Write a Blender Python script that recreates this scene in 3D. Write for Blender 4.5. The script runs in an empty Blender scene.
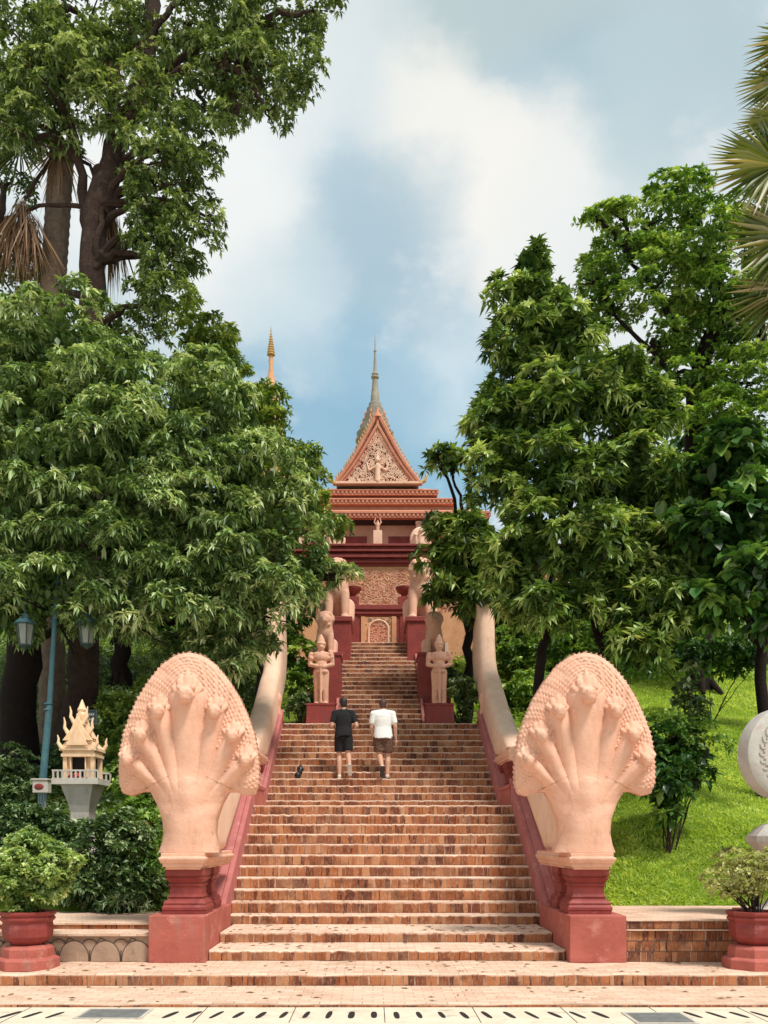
import bpy, bmesh, math, random
import numpy as np
from mathutils import Vector, Matrix
R = math.radians
random.seed(7)
rng = np.random.default_rng(11)
EYE = 1.74            # eye height above the street
FP = 900.0            # focal length in pixels
AX = 0.18             # x of the stair axis
sc = bpy.context.scene
col = sc.collection

def P(px, py, d):
    "a point seen at pixel px,py standing d metres away"
    return Vector(((px - 373) / FP * d, d, EYE + (838 - py) / FP * d))

# ------------------------------------------------------------------ mesh helper
class MB:
    def __init__(s):
        s.v = []; s.f = []; s.uv = {}; s.mi = []
    def add(s, vs, fs, mi=0):
        o = len(s.v)
        s.v += [tuple(p) for p in vs]
        for f in fs:
            s.f.append(tuple(i + o for i in f)); s.mi.append(mi)
        return o
    def box(s, x0, x1, y0, y1, z0, z1, mi=0, t=None):
        vs = [(x0,y0,z0),(x1,y0,z0),(x1,y1,z0),(x0,y1,z0),(x0,y0,z1),(x1,y0,z1),(x1,y1,z1),(x0,y1,z1)]
        if t: vs = [t @ Vector(p) for p in vs]
        s.add(vs, [(0,3,2,1),(4,5,6,7),(0,1,5,4),(1,2,6,5),(2,3,7,6),(3,0,4,7)], mi)
    def bevbox(s, x0, x1, y0, y1, z0, z1, b=.01, mi=0):
        "box with chamfered top and vertical edges"
        rings = []
        for z, k in ((z0, b*0), (z1 - b, 0), (z1, b)):
            a = [(x0+b+k-b*0, y0+k), (x1-b-k, y0+k), (x1-k, y0+b+k), (x1-k, y1-b-k), (x1-b-k, y1-k), (x0+b+k, y1-k), (x0+k, y1-b-k), (x0+k, y0+b+k)]
            rings.append([(p[0], p[1], z) for p in a])
        s.loft(rings, True, mi)
    def loft(s, rings, cap=True, mi=0):
        n = len(rings[0]); vs = [p for r in rings for p in r]; fs = []
        for i in range(len(rings) - 1):
            for j in range(n):
                k = (j + 1) % n
                fs.append((i*n+j, i*n+k, (i+1)*n+k, (i+1)*n+j))
        if cap:
            fs.append(tuple(reversed(range(n)))); fs.append(tuple((len(rings)-1)*n + j for j in range(n)))
        s.add(vs, fs, mi)
    def prism_x(s, prof, x0, x1, mi=0):
        "profile of (y,z) points, extruded in x"
        s.loft([[(x0, y, z) for y, z in prof], [(x1, y, z) for y, z in prof]], True, mi)
    def prism_y(s, prof, y0, y1, mi=0):
        s.loft([[(x, y0, z) for x, z in prof], [(x, y1, z) for x, z in prof]], True, mi)
    def lathe(s, prof, c=(0,0,0), n=24, mi=0, sq=False, rot=0.0, sx=1, sy=1):
        rings = []
        for r, z in prof:
            ring = []
            for k in range(n):
                a = rot + 2*math.pi*k/n
                ring.append((c[0]+sx*r*math.cos(a), c[1]+sy*r*math.sin(a), c[2]+z))
            rings.append(ring)
        s.loft(rings, True, mi)
    def tube(s, pts, rad, n=8, mi=0):
        pts = [Vector(p) for p in pts]
        if not hasattr(rad, '__len__'): rad = [rad]*len(pts)
        rings = []
        for i, p in enumerate(pts):
            t = (pts[min(i+1, len(pts)-1)] - pts[max(i-1, 0)]).normalized()
            u = t.cross(Vector((0, 1, 0.13))).normalized(); w = t.cross(u)
            rings.append([p + (u*math.cos(2*math.pi*k/n) + w*math.sin(2*math.pi*k/n))*rad[i] for k in range(n)])
        s.loft(rings, True, mi)
    def ball(s, c, r, n=12, m=8, mi=0):
        if not hasattr(r, '__len__'): r = (r, r, r)
        rings = []
        for i in range(1, m):
            t = math.pi*i/m
            rings.append([(c[0]+r[0]*math.sin(t)*math.cos(2*math.pi*k/n), c[1]+r[1]*math.sin(t)*math.sin(2*math.pi*k/n), c[2]-r[2]*math.cos(t)) for k in range(n)])
        s.loft(rings, True, mi)
    def build(s, name, mat, parent=None, smooth=False, bevel=0):
        me = bpy.data.meshes.new(name)
        me.from_pydata(s.v, [], s.f)
        mats = mat if isinstance(mat, (list, tuple)) else [mat]
        for m in mats: me.materials.append(m)
        if len(mats) > 1: me.polygons.foreach_set('material_index', s.mi)
        bm = bmesh.new(); bm.from_mesh(me)
        bmesh.ops.recalc_face_normals(bm, faces=bm.faces); bm.to_mesh(me); bm.free()
        if smooth:
            me.polygons.foreach_set('use_smooth', [True]*len(me.polygons))
            try: me.set_sharp_from_angle(angle=R(40))
            except Exception: pass
        o = bpy.data.objects.new(name, me); col.objects.link(o)
        if bevel:
            b = o.modifiers.new('b', 'BEVEL'); b.width = bevel; b.segments = 2; b.limit_method = 'ANGLE'
        if parent: o.parent = parent
        return o

def np_mesh(name, V, F, mat, parent=None, attr=None, smooth=False):
    me = bpy.data.meshes.new(name)
    V = np.asarray(V, np.float32); F = np.asarray(F, np.int32); k = F.shape[1]
    me.vertices.add(len(V)); me.vertices.foreach_set('co', V.ravel())
    me.loops.add(F.size); me.loops.foreach_set('vertex_index', F.ravel())
    me.polygons.add(len(F)); me.polygons.foreach_set('loop_start', np.arange(0, F.size, k, dtype=np.int32))
    if smooth: me.polygons.foreach_set('use_smooth', np.ones(len(F), bool))
    if attr is not None:
        a = me.attributes.new('rnd', 'FLOAT', 'POINT'); a.data.foreach_set('value', np.asarray(attr, np.float32))
    me.update(); me.validate()
    me.materials.append(mat)
    o = bpy.data.objects.new(name, me); col.objects.link(o)
    if parent: o.parent = parent
    return o

def tag(o, label=None, cat=None, group=None, kind=None):
    if label: o['label'] = label
    if cat: o['category'] = cat
    if group: o['group'] = group
    if kind: o['kind'] = kind
    return o
def empty(name, loc, label, cat, group=None, rz=0):
    o = bpy.data.objects.new(name, None); col.objects.link(o); o.location = loc; o.rotation_euler = (0, 0, rz)
    o.empty_display_size = .2
    return tag(o, label, cat, group)
def copy_tree(o, parent=None):
    c = o.copy(); col.objects.link(c)
    if parent: c.parent = parent
    for ch in [x for x in list(bpy.data.objects) if x.parent == o]: copy_tree(ch, c)
    return c

def capsule(m, p0, p1, r0, r1, n=12):
    p0 = Vector(p0); p1 = Vector(p1); m.tube([p0, p0.lerp(p1, .5), p1], [r0, (r0+r1)/2, r1], n)
    m.ball(p0, r0, n, 8); m.ball(p1, r1, n, 8)
def sculpt(m, name, mat, parent=None, voxel=.02, smooth=3):
    "fuse overlapping solids into one continuous surface"
    o = m.build(name+'_raw', mat)
    md = o.modifiers.new('r', 'REMESH'); md.mode = 'VOXEL'; md.voxel_size = voxel
    if smooth:
        sm = o.modifiers.new('s', 'SMOOTH'); sm.iterations = smooth; sm.factor = .5
    dg = bpy.context.evaluated_depsgraph_get()
    me = bpy.data.meshes.new_from_object(o.evaluated_get(dg))
    me.polygons.foreach_set('use_smooth', [True]*len(me.polygons))
    old = o.data; bpy.data.objects.remove(o); bpy.data.meshes.remove(old)
    me.name = name
    o = bpy.data.objects.new(name, me); col.objects.link(o)
    if parent: o.parent = parent
    return o

# ------------------------------------------------------------------ materials
class NT:
    def __init__(s, name):
        s.m = bpy.data.materials.new(name); s.m.use_nodes = True; s.t = s.m.node_tree; s.b = s.t.nodes['Principled BSDF']; s.out = s.t.nodes['Material Output']
    def n(s, typ, **kw):
        n = s.t.nodes.new(typ)
        for k, v in kw.items():
            if k.startswith('i_'):
                key = k[2:]; n.inputs[int(key) if key.isdigit() else key].default_value = v
            else: setattr(n, k, v)
        return n
    def l(s, a, b): s.t.links.new(a, b)
    def coord(s, kind='Object'): return s.n('ShaderNodeTexCoord').outputs[kind]
    def noise(s, vec, scale, detail=5, rough=.6):
        n = s.n('ShaderNodeTexNoise'); n.inputs['Scale'].default_value = scale; n.inputs['Detail'].default_value = detail; n.inputs['Roughness'].default_value = rough
        if vec is not None: s.l(vec, n.inputs['Vector'])
        return n.outputs['Fac']
    def ramp(s, fac, stops, interp='LINEAR'):
        r = s.n('ShaderNodeValToRGB'); r.color_ramp.interpolation = interp
        e = r.color_ramp.elements
        while len(e) < len(stops): e.new(.5)
        for i, (p, c) in enumerate(stops): e[i].position = p; e[i].color = (*c, 1) if len(c) == 3 else c
        s.l(fac, r.inputs[0]); return r.outputs[0]
    def mix(s, a, b, fac, mode='MIX'):
        m = s.n('ShaderNodeMix', data_type='RGBA', blend_type=mode)
        for v, k in ((fac, 0), (a, 6), (b, 7)):
            if hasattr(v, 'is_linked'): s.l(v, m.inputs[k])
            else: m.inputs[k].default_value = v if k == 0 else (*v, 1)
        return m.outputs[2]
    def math(s, op, a, b=None, c=None):
        m = s.n('ShaderNodeMath', operation=op)
        for k, v in enumerate((a, b, c)):
            if v is None: continue
            if hasattr(v, 'is_linked'): s.l(v, m.inputs[k])
            else: m.inputs[k].default_value = v
        return m.outputs[0]
    def bump(s, h, dist=.01, strength=.6):
        b = s.n('ShaderNodeBump'); b.inputs['Distance'].default_value = dist; b.inputs['Strength'].default_value = strength
        s.l(h, b.inputs['Height']); s.l(b.outputs[0], s.b.inputs['Normal'])
    def done(s, colr, rough=.8, spec=None):
        if hasattr(colr, 'is_linked'): s.l(colr, s.b.inputs['Base Color'])
        else: s.b.inputs['Base Color'].default_value = (*colr, 1)
        s.b.inputs['Roughness'].default_value = rough
        if spec is not None: s.b.inputs['Specular IOR Level'].default_value = spec
        return s.m

def stone_mat(name, c1, c2, stain, scale=3, rough=.8, bump=.006, stain_amt=.5, fine=60, spec=.3, streak=.7):
    m = NT(name); v = m.coord()
    c = m.mix(c1, c2, m.ramp(m.noise(v, scale, 6), [(.35, (0,0,0)), (.68, (1,1,1))]))
    st = m.ramp(m.noise(v, scale*.6+1.7, 8, .7), [(.56, (0,0,0)), (.74, (1,1,1))])
    c = m.mix(c, stain, m.math('MULTIPLY', st, stain_amt))
    mp = m.n('ShaderNodeMapping'); mp.inputs['Scale'].default_value = (1, 1, .16); m.l(v, mp.inputs[0])
    sk = m.ramp(m.noise(mp.outputs[0], 7, 6, .7), [(.52, (0,0,0)), (.70, (1,1,1))])
    c = m.mix(c, tuple(q*.55 for q in stain), m.math('MULTIPLY', m.math('MULTIPLY', sk, m.ramp(m.noise(v, 1.3, 3), [(.42,(0,0,0)),(.62,(1,1,1))])), stain_amt*streak))
    c = m.mix(c, tuple(min(1, q*1.25+.05) for q in c1), m.math('MULTIPLY', m.ramp(m.noise(v, 22, 5, .7), [(.58,(0,0,0)),(.70,(1,1,1))]), .35*min(1, stain_amt)))
    h = m.math('ADD', m.noise(v, fine, 4), m.math('MULTIPLY', m.noise(v, scale*4, 5), 2.0))
    m.bump(h, bump, .6)
    return m.done(c, rough, spec)

M = {}
M['sand'] = stone_mat('peach_plaster', (.78,.455,.32), (.69,.365,.245), (.46,.27,.19), 3.2, .85, .009, .6)
M['cream'] = stone_mat('cream_plaster', (.84,.58,.42), (.78,.49,.34), (.46,.28,.20), 2.5, .8, .004, .5)
M['red'] = stone_mat('red_paint', (.47,.13,.098), (.36,.09,.068), (.62,.30,.23), 3, .75, .007, .9, streak=1.2)
M['maroon'] = stone_mat('maroon_paint', (.29,.050,.040), (.20,.034,.030), (.42,.15,.12), 4, .55, .005, .6, streak=1.0)
M['pink'] = stone_mat('pink_rail_paint', (.50,.17,.155), (.39,.12,.11), (.68,.40,.34), 2, .65, .004, .8, streak=1.0)
M['ochre'] = stone_mat('ochre_plaster', (.72,.38,.20), (.60,.28,.14), (.35,.15,.08), 3, .8, .01, .5)
M['roof_orange'] = stone_mat('terracotta', (.64,.27,.165), (.54,.20,.12), (.36,.18,.12), 3, .75, .01, .5)
M['grey_stone'] = stone_mat('grey_carved_stone', (.50,.47,.42), (.40,.37,.33), (.42,.20,.14), 4, .8, .006, .6)
M['spire'] = stone_mat('weathered_green_grey', (.36,.32,.25), (.25,.23,.19), (.46,.25,.16), 3, .7, .01, .8)
M['gold'] = stone_mat('gold_paint', (.55,.36,.13), (.45,.27,.10), (.40,.15,.08), 6, .5, .004, .5)
M['yellow'] = stone_mat('pale_yellow_plaster', (.84,.60,.38), (.78,.50,.29), (.50,.26,.12), 6, .7, .003, .5)
M['concrete'] = stone_mat('concrete', (.56,.51,.44), (.46,.41,.35), (.28,.24,.20), 4, .9, .004, .6)
M['scallop'] = stone_mat('scallop_stone', (.44,.30,.21), (.33,.22,.155), (.17,.105,.075), 5, .85, .004, .7)
M['joint'] = stone_mat('joint_mortar', (.10,.06,.045), (.07,.045,.035), (.15,.09,.07), 6, .9, .004, .4)
M['dark'] = NT('recess_shade').done((.012,.008,.007), .9)  # near-black colour that paints the shade inside openings
M['black_wood'] = NT('dark_beam').done((.03,.012,.01), .7)
M['teal'] = stone_mat('teal_metal', (.07,.17,.20), (.05,.12,.14), (.14,.13,.10), 8, .5, .003, .9)
M['greenish'] = stone_mat('dull_green_metal', (.05,.08,.07), (.04,.06,.055), (.10,.08,.05), 8, .5, .002, .5)
g = NT('lantern_glass'); g.b.inputs['Transmission Weight'].default_value = .5; M['lglass'] = g.done((.45,.48,.42), .25)
M['steel'] = stone_mat('grey_steel', (.24,.24,.23), (.18,.18,.17), (.12,.10,.08), 10, .5, .002, .5)
M['bark'] = stone_mat('dark_bark', (.016,.008,.006), (.009,.005,.004), (.03,.018,.012), 7, .95, .03, .5, 30)
M['bark2'] = stone_mat('grey_brown_bark', (.055,.030,.022), (.026,.015,.011), (.14,.10,.07), 5, .95, .03, .6, 30)
M['soil'] = stone_mat('dark_soil', (.055,.035,.022), (.035,.022,.014), (.03,.05,.012), 3, 1, .02, .5)
M['skin'] = stone_mat('skin', (.58,.33,.22), (.54,.29,.19), (.5,.24,.16), 8, .55, .001, .3)
M['tee_black'] = stone_mat('black_cotton', (.012,.012,.013), (.018,.018,.02), (.025,.025,.03), 8, .9, .006, .4)
M['tee_white'] = stone_mat('white_cotton', (.82,.82,.78), (.78,.78,.74), (.68,.68,.66), 5, .9, .008, .3)
M['short_black'] = stone_mat('black_shorts_cloth', (.010,.009,.010), (.016,.014,.015), (.02,.02,.02), 8, .9, .006, .4)
m = NT('brown_check_cloth'); v = m.coord(); w = m.n('ShaderNodeTexChecker'); w.inputs['Scale'].default_value = 24; m.l(v, w.inputs['Vector'])
M['short_brown'] = m.done(m.mix(m.mix((.075,.03,.018), (.12,.06,.038), w.outputs['Fac']), (.17,.10,.07), m.ramp(m.noise(v, 25), [(.5,(0,0,0)),(.7,(1,1,1))])), .9)
M['hair'] = NT('dark_hair').done((.018,.010,.008), .6)
M['hair2'] = NT('brown_hair').done((.075,.03,.02), .6)
M['sole'] = NT('dark_sole').done((.03,.03,.032), .7)
M['shoe'] = stone_mat('pale_shoe', (.62,.56,.50), (.55,.48,.42), (.4,.34,.3), 9, .7, .002, .4)
M['redcloth'] = NT('red_offering').done((.42,.03,.025), .7)
M['flower_red'] = NT('red_petals').done((.55,.05,.03), .6)
M['sign_dark'] = NT('sign_board').done((.02,.028,.024), .5)
M['sign_text'] = NT('sign_text').done((.45,.50,.45), .6)
M['bag'] = stone_mat('black_plastic', (.012,.011,.012), (.02,.018,.018), (.03,.02,.02), 8, .35, .004, .4)

# bricks set on end: U runs along the riser in metres, V counts courses
def brick_mat(name, w=.088, light=1.0, lip=True, rough=.85, courses=1.0, lipamt=.9):
    m = NT(name); uv = m.n('ShaderNodeUVMap'); uv.uv_map = 'UVMap'
    sep = m.n('ShaderNodeSeparateXYZ'); m.l(uv.outputs[0], sep.inputs[0])
    ob = m.coord()
    V = sep.outputs[1]; row = m.math('FLOOR', V)
    wob = m.math('MULTIPLY', m.noise(ob, 9, 2), .03)
    U = m.math('ADD', m.math('DIVIDE', m.math('ADD', sep.outputs[0], wob), w), m.math('MULTIPLY', row, 37.37)); U = m.math('ADD', U, m.math('MULTIPLY', m.math('SINE', m.math('MULTIPLY', U, 2.1)), .30))
    cell = m.math('FLOOR', U)
    fu = m.math('FRACT', U); fv = m.math('FRACT', V)
    cb = m.n('ShaderNodeCombineXYZ'); m.l(cell, cb.inputs[0]); m.l(row, cb.inputs[1])
    wn = m.n('ShaderNodeTexWhiteNoise', noise_dimensions='3D'); m.l(cb.outputs[0], wn.inputs['Vector'])
    L = light
    c = m.ramp(wn.outputs['Value'], [(0, (.12*L,.038*L,.022*L)), (.18, (.23*L,.072*L,.032*L)), (.50, (.36*L,.120*L,.045*L)), (.78, (.43*L,.165*L,.068*L)), (1, (.50*L,.25*L,.13*L))])
    mp = m.n('ShaderNodeMapping'); mp.inputs['Scale'].default_value = (1, 1, .35); m.l(ob, mp.inputs[0])
    grit = m.noise(mp.outputs[0], 38, 6, .7)
    c = m.mix(c, (.60*L,.36*L,.23*L), m.ramp(grit, [(.50, (0,0,0)), (.80, (.75,.75,.75))]))
    c = m.mix(c, (.075,.035,.025), m.ramp(m.noise(ob, 2.6, 8, .75), [(.50, (0,0,0)), (.68, (.85,.85,.85))]))
    c = m.mix(c, (.50*L,.29*L,.17*L), m.ramp(m.noise(ob, 1.1, 6, .6), [(.52, (0,0,0)), (.72, (.45,.45,.45))]))
    e = m.math('MINIMUM', fu, m.math('SUBTRACT', 1.0, fu))
    jn = m.math('ADD', e, m.math('MULTIPLY', m.math('SUBTRACT', m.noise(ob, 30, 3), .5), .09))
    joint = m.ramp(jn, [(.035, (1,1,1)), (.09, (0,0,0))])
    jc = m.ramp(m.noise(ob, 4, 3), [(.4, (.07,.03,.022)), (.6, (.52*L,.33*L,.23*L))])
    c = m.mix(c, jc, joint)
    ev = m.math('MINIMUM', fv, m.math('SUBTRACT', 1.0, fv))
    hj = m.ramp(m.math('ADD', ev, m.math('MULTIPLY', m.math('SUBTRACT', m.noise(ob, 12, 3), .5), .10)), [(.03, (1,1,1)), (.10, (0,0,0))])
    if lip:  # worn pale nosing along the top, darker along the foot
        top = m.ramp(m.math('ADD', fv, m.math('MULTIPLY', m.math('SUBTRACT', m.noise(ob, 14, 3), .5), .14)), [(.83, (0,0,0)), (.90, (1,1,1))])
        c = m.mix(c, (.70,.46,.34), m.math('MULTIPLY', top, m.ramp(m.noise(ob, 3.3, 6, .7), [(.36,(.25*lipamt,)*3),(.56,(lipamt,)*3)])))
        bot = m.ramp(m.math('ADD', fv, m.math('MULTIPLY', m.math('SUBTRACT', m.noise(ob, 7, 4), .5), .2)), [(.02, (1,1,1)), (.12, (0,0,0))])
        c = m.mix(c, (.10,.05,.035), m.math('MULTIPLY', bot, .6))
    else:
        c = m.mix(c, (.11,.06,.045), m.math('MULTIPLY', hj, .8))
    h = m.math('ADD', m.math('MULTIPLY', m.math('SUBTRACT', 1.0, joint), .8), m.math('MULTIPLY', grit, .7))
    m.bump(h, .012, .7)
    return m.done(c, rough, .2)
M['riser'] = brick_mat('brick_riser')
M['riser_mid'] = brick_mat('brick_riser_middle', .095, .90, lipamt=.5)
M['riser_up'] = brick_mat('brick_riser_narrow', .12, .72, lipamt=.4)
M['brickwall'] = brick_mat('brick_wall_face', .105, 1.0, lip=False)

def paving_mat(name, c1, c2, dirt, bw=.22, bh=.11, amt=.5):
    m = NT(name); v = m.coord()
    br = m.n('ShaderNodeTexBrick'); m.l(v, br.inputs['Vector'])
    br.inputs['Scale'].default_value = 1; br.inputs['Brick Width'].default_value = bw; br.inputs['Row Height'].default_value = bh
    br.inputs['Mortar Size'].default_value = .006; br.inputs['Mortar Smooth'].default_value = .4
    br.inputs['Color1'].default_value = (*c1, 1); br.inputs['Color2'].default_value = (*c2, 1); br.inputs['Mortar'].default_value = (*dirt, 1)
    c = m.mix(br.outputs['Color'], c1, m.ramp(m.noise(v, 1.6, 8, .7), [(.35, (0,0,0)), (.62, (amt+.3,)*3)]))
    c = m.mix(c, dirt, m.ramp(m.noise(v, 5, 8, .8), [(.58, (0,0,0)), (.72, (.7,.7,.7))]))
    m.bump(m.math('ADD', m.noise(v, 70, 4), br.outputs['Fac']), .004, .5)
    return m.done(c, .9, .2)
M['tread'] = paving_mat('brick_tread', (.76,.56,.425), (.56,.34,.235), (.32,.19,.135), amt=.35)
M['landing'] = paving_mat('dusty_brick_paving', (.72,.52,.385), (.53,.33,.225), (.30,.18,.125), amt=.3)
M['pavement'] = paving_mat('pale_pavement', (.68,.62,.52), (.60,.54,.45), (.42,.37,.31), .9, .6, .6)
M['kerb'] = stone_mat('pale_kerb_concrete', (.72,.61,.47), (.62,.51,.38), (.30,.24,.18), 3, .9, .003, .9, streak=.2)

def ground_mat():
    m = NT('hill_soil_and_moss'); v = m.coord()
    c = m.mix((.20,.28,.03), (.10,.15,.02), m.noise(v, .8, 8))
    c = m.mix(c, (.10,.07,.035), m.ramp(m.noise(v, 3, 8), [(.55, (0,0,0)), (.75, (.7,.7,.7))]))
    m.bump(m.noise(v, 15, 6), .05, .8); return m.done(c, 1, .1)
M['hill'] = ground_mat()

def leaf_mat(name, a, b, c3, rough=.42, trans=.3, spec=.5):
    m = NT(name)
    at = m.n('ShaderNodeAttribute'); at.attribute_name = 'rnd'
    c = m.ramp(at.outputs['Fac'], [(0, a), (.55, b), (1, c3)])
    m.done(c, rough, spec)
    tr = m.n('ShaderNodeBsdfTranslucent')
    br = m.n('ShaderNodeMix', data_type='RGBA', blend_type='MULTIPLY'); br.inputs[0].default_value = 1
    m.l(c, br.inputs[6]); br.inputs[7].default_value = (2.0, 1.8, .7, 1); m.l(br.outputs[2], tr.inputs[0])
    mx = m.n('ShaderNodeMixShader'); mx.inputs[0].default_value = trans
    m.l(m.b.outputs[0], mx.inputs[1]); m.l(tr.outputs[0], mx.inputs[2]); m.l(mx.outputs[0], m.out.inputs[0])
    return m.m
M['leafA'] = leaf_mat('leaf_mid_green', (.05,.10,.026), (.26,.38,.12), (.68,.76,.46), .45, .20, .4)
M['leafB'] = leaf_mat('leaf_tall_tree', (.045,.08,.022), (.18,.26,.065), (.50,.58,.28), .45, .20)
M['leafC'] = leaf_mat('leaf_yellow_green', (.06,.12,.02), (.21,.31,.045), (.48,.54,.14), .42, .22)
M['leafD'] = leaf_mat('leaf_glossy_dark', (.028,.065,.014), (.17,.285,.048), (.58,.68,.26), .42, .18, .4)
M['leafE'] = leaf_mat('leaf_light_green', (.05,.12,.018), (.20,.35,.05), (.50,.62,.17), .5, .24)
M['leafF'] = leaf_mat('leaf_broad_dark', (.016,.05,.012), (.065,.17,.03), (.28,.44,.09), .36, .15, .5)
M['leafG'] = leaf_mat('leaf_shrub_dark', (.026,.06,.018), (.11,.19,.05), (.40,.50,.28), .42, .15)
M['leafH'] = leaf_mat('leaf_pot_shrub', (.09,.17,.04), (.32,.44,.12), (.68,.76,.42), .45, .3)
M['leafI'] = leaf_mat('leaf_bronze', (.18,.18,.07), (.40,.44,.18), (.62,.68,.36), .5, .35)
M['grass'] = leaf_mat('grass_blades', (.18,.30,.04), (.36,.50,.09), (.64,.72,.26), .5, .4, .3)
M['frond'] = leaf_mat('palm_frond', (.035,.06,.015), (.14,.17,.045), (.40,.33,.17), .45, .2)
M['bark3'] = stone_mat('palm_bark', (.21,.15,.11), (.13,.09,.065), (.07,.045,.035), 6, .95, .03, .6, 30)
M['deadfrond'] = leaf_mat('dead_frond', (.16,.09,.055), (.26,.16,.10), (.38,.26,.18), .8, .15, .1)

# ------------------------------------------------------------------ foliage
def leaves(base, dirs, length, width, droop, fold=.25, rnd=None, broad=False):
    n = len(base)
    dirs = dirs/np.maximum(np.linalg.norm(dirs, axis=1, keepdims=True), 1e-6)
    up = np.tile([0, 0, 1.], (n, 1)) + rng.normal(0, .35, (n, 3))
    side = np.cross(dirs, up); side /= np.maximum(np.linalg.norm(side, axis=1, keepdims=True), 1e-6)
    nor = np.cross(side, dirs)
    L = length[:, None]; W = width[:, None]; D = droop[:, None]
    mid = base + dirs*L*.45; mid[:, 2] -= (D*.25)[:, 0]
    tip = base + dirs*L; tip[:, 2] -= D[:, 0]
    if broad:
        m1 = base + dirs*L*.28; m2 = base + dirs*L*.66; m1[:, 2] -= D[:, 0]*.10; m2[:, 2] -= D[:, 0]*.5; f = nor*W*fold
        V = np.stack([base, m1+side*W*.85+f, m2+side*W*.85+f, tip, m2-side*W*.85+f, m1-side*W*.85+f, mid], 1).reshape(-1, 3)
        i = np.arange(n)[:, None]*7
        F = np.concatenate([i + np.array([[a_, b_, 6]]) for a_, b_ in ((0,1),(1,2),(2,3),(3,4),(4,5),(5,0))])
        if rnd is None: rnd = rng.random(n)
        return V, F, np.repeat(rnd, 7)
    a = mid + side*W + nor*W*fold; b = mid - side*W + nor*W*fold
    V = np.stack([base, a, tip, b], 1).reshape(-1, 3)
    i = np.arange(n)[:, None]*4
    F = np.concatenate([i + np.array([[0, 1, 2]]), i + np.array([[0, 2, 3]])])
    if rnd is None: rnd = rng.random(n)
    return V, F, np.repeat(rnd, 4)

def unit(n):
    v = rng.normal(size=(n, 3)); return v/np.linalg.norm(v, axis=1, keepdims=True)

def foliage(name, blobs, mat, parent, leaf=.19, wid=.22, droop=.35, k=7, rc=.45, ros=24, dens=1.0, up=.5, inner=1.0, flat=.65, jitter=1.0, broad=False):
    """blobs: px,py,rx,ry,d -> one crown mesh of leaf rosettes gathered into clumps"""
    C = []; OUT = []; tint = []
    inb = []; inr = []
    for (px, py, rx, ry, d) in blobs:
        c = np.array(P(px, py, d)); r = np.array([rx, (rx+ry)*.45, ry])*d/FP
        area = 4*math.pi*((r[0]*r[1])**1.6/3+(r[0]*r[2])**1.6/3+(r[1]*r[2])**1.6/3)**(1/1.6)
        n = max(3, int(dens*1.0*area/(math.pi*rc*rc)))
        u = unit(n); rr = .55 + .5*rng.random(n)**.6
        cc = c + u*r*rr[:, None]
        C.append(cc); OUT.append(u); tint.append(rng.normal(0, .17, n))
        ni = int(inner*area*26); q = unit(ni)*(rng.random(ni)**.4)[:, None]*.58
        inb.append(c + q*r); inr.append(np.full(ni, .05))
    C = np.concatenate(C); OUT = np.concatenate(OUT); tint = np.concatenate(tint)
    n = len(C)
    sz = rc*(.55 + .8*rng.random(n)**1.3)
    per = np.maximum(3, (ros*(sz/rc)**1.6).astype(int))
    idx = np.repeat(np.arange(n), per); N = len(idx)
    q = unit(N); q = q + OUT[idx]*.7 + np.array([0, 0, .45]); q /= np.linalg.norm(q, axis=1, keepdims=True)
    pos = C[idx] + q*sz[idx][:, None]*np.array([1.15, 1.15, flat])*(.55 + .5*rng.random(N))[:, None]
    ax = q*.8 + np.array([0, 0, up]) + rng.normal(0, .3, (N, 3)); ax /= np.linalg.norm(ax, axis=1, keepdims=True)
    rv = np.clip(rng.random(N)**1.25*.85 + tint[idx] + .0, 0, 1)
    ii = np.repeat(np.arange(N), k); K = len(ii)
    a = rng.random(K)*6.283
    e1 = np.cross(ax, [0.3, .9, .1]); e1 /= np.linalg.norm(e1, axis=1, keepdims=True); e2 = np.cross(ax, e1)
    rad = e1[ii]*np.cos(a)[:, None] + e2[ii]*np.sin(a)[:, None]
    di = rad*1.0 + ax[ii]*(rng.random(K)*.9 - .1)[:, None]
    L = leaf*(.6 + .7*rng.random(K))
    W = L*wid*(.35 + .3*rng.random(K))*1.25
    V, F, A = leaves(pos[ii] + rng.normal(0, .012, (K, 3)), di, L, W, L*droop*(.4 + rng.random(K)), .3, np.clip(rv[ii] + rng.normal(0, .12, K), 0, 1), broad)
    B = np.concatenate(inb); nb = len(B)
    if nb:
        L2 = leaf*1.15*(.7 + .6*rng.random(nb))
        V2, F2, A2 = leaves(B, unit(nb), L2, L2*.3, L2*.2, .1, rng.random(nb)*.2, broad)  # inner leaves take the darkest tones, painting shade between the clumps
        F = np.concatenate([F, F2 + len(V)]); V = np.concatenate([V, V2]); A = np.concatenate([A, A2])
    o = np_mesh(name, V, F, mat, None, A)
    if parent:
        o.parent = parent; o.matrix_parent_inverse = Matrix.Translation(-parent.location)
    return o

def wparent(o, parent):
    o.parent = parent; o.matrix_parent_inverse = Matrix.Translation(-parent.location); return o

def limb(m, pts, r0, r1, n=9, wob=.04):
    "pts are world points; smooth wobbling tapered tube"
    pts = [Vector(p) for p in pts]; out = []
    for i in range(len(pts)-1):
        for k in range(5):
            t = k/5; a = pts[max(i-1, 0)]; b = pts[i]; c = pts[i+1]; e = pts[min(i+2, len(pts)-1)]
            q = .5*((2*b) + (c-a)*t + (2*a-5*b+4*c-e)*t*t + (-a+3*b-3*c+e)*t**3)
            out.append(q + Vector((random.gauss(0, wob), random.gauss(0, wob), 0))*(1 if (i or k) else 0))
    out.append(pts[-1]); n2 = len(out)
    m.tube(out, [r0 + (r1-r0)*i/(n2-1) + random.gauss(0, .03)*r0 for i in range(n2)], n)

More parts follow.
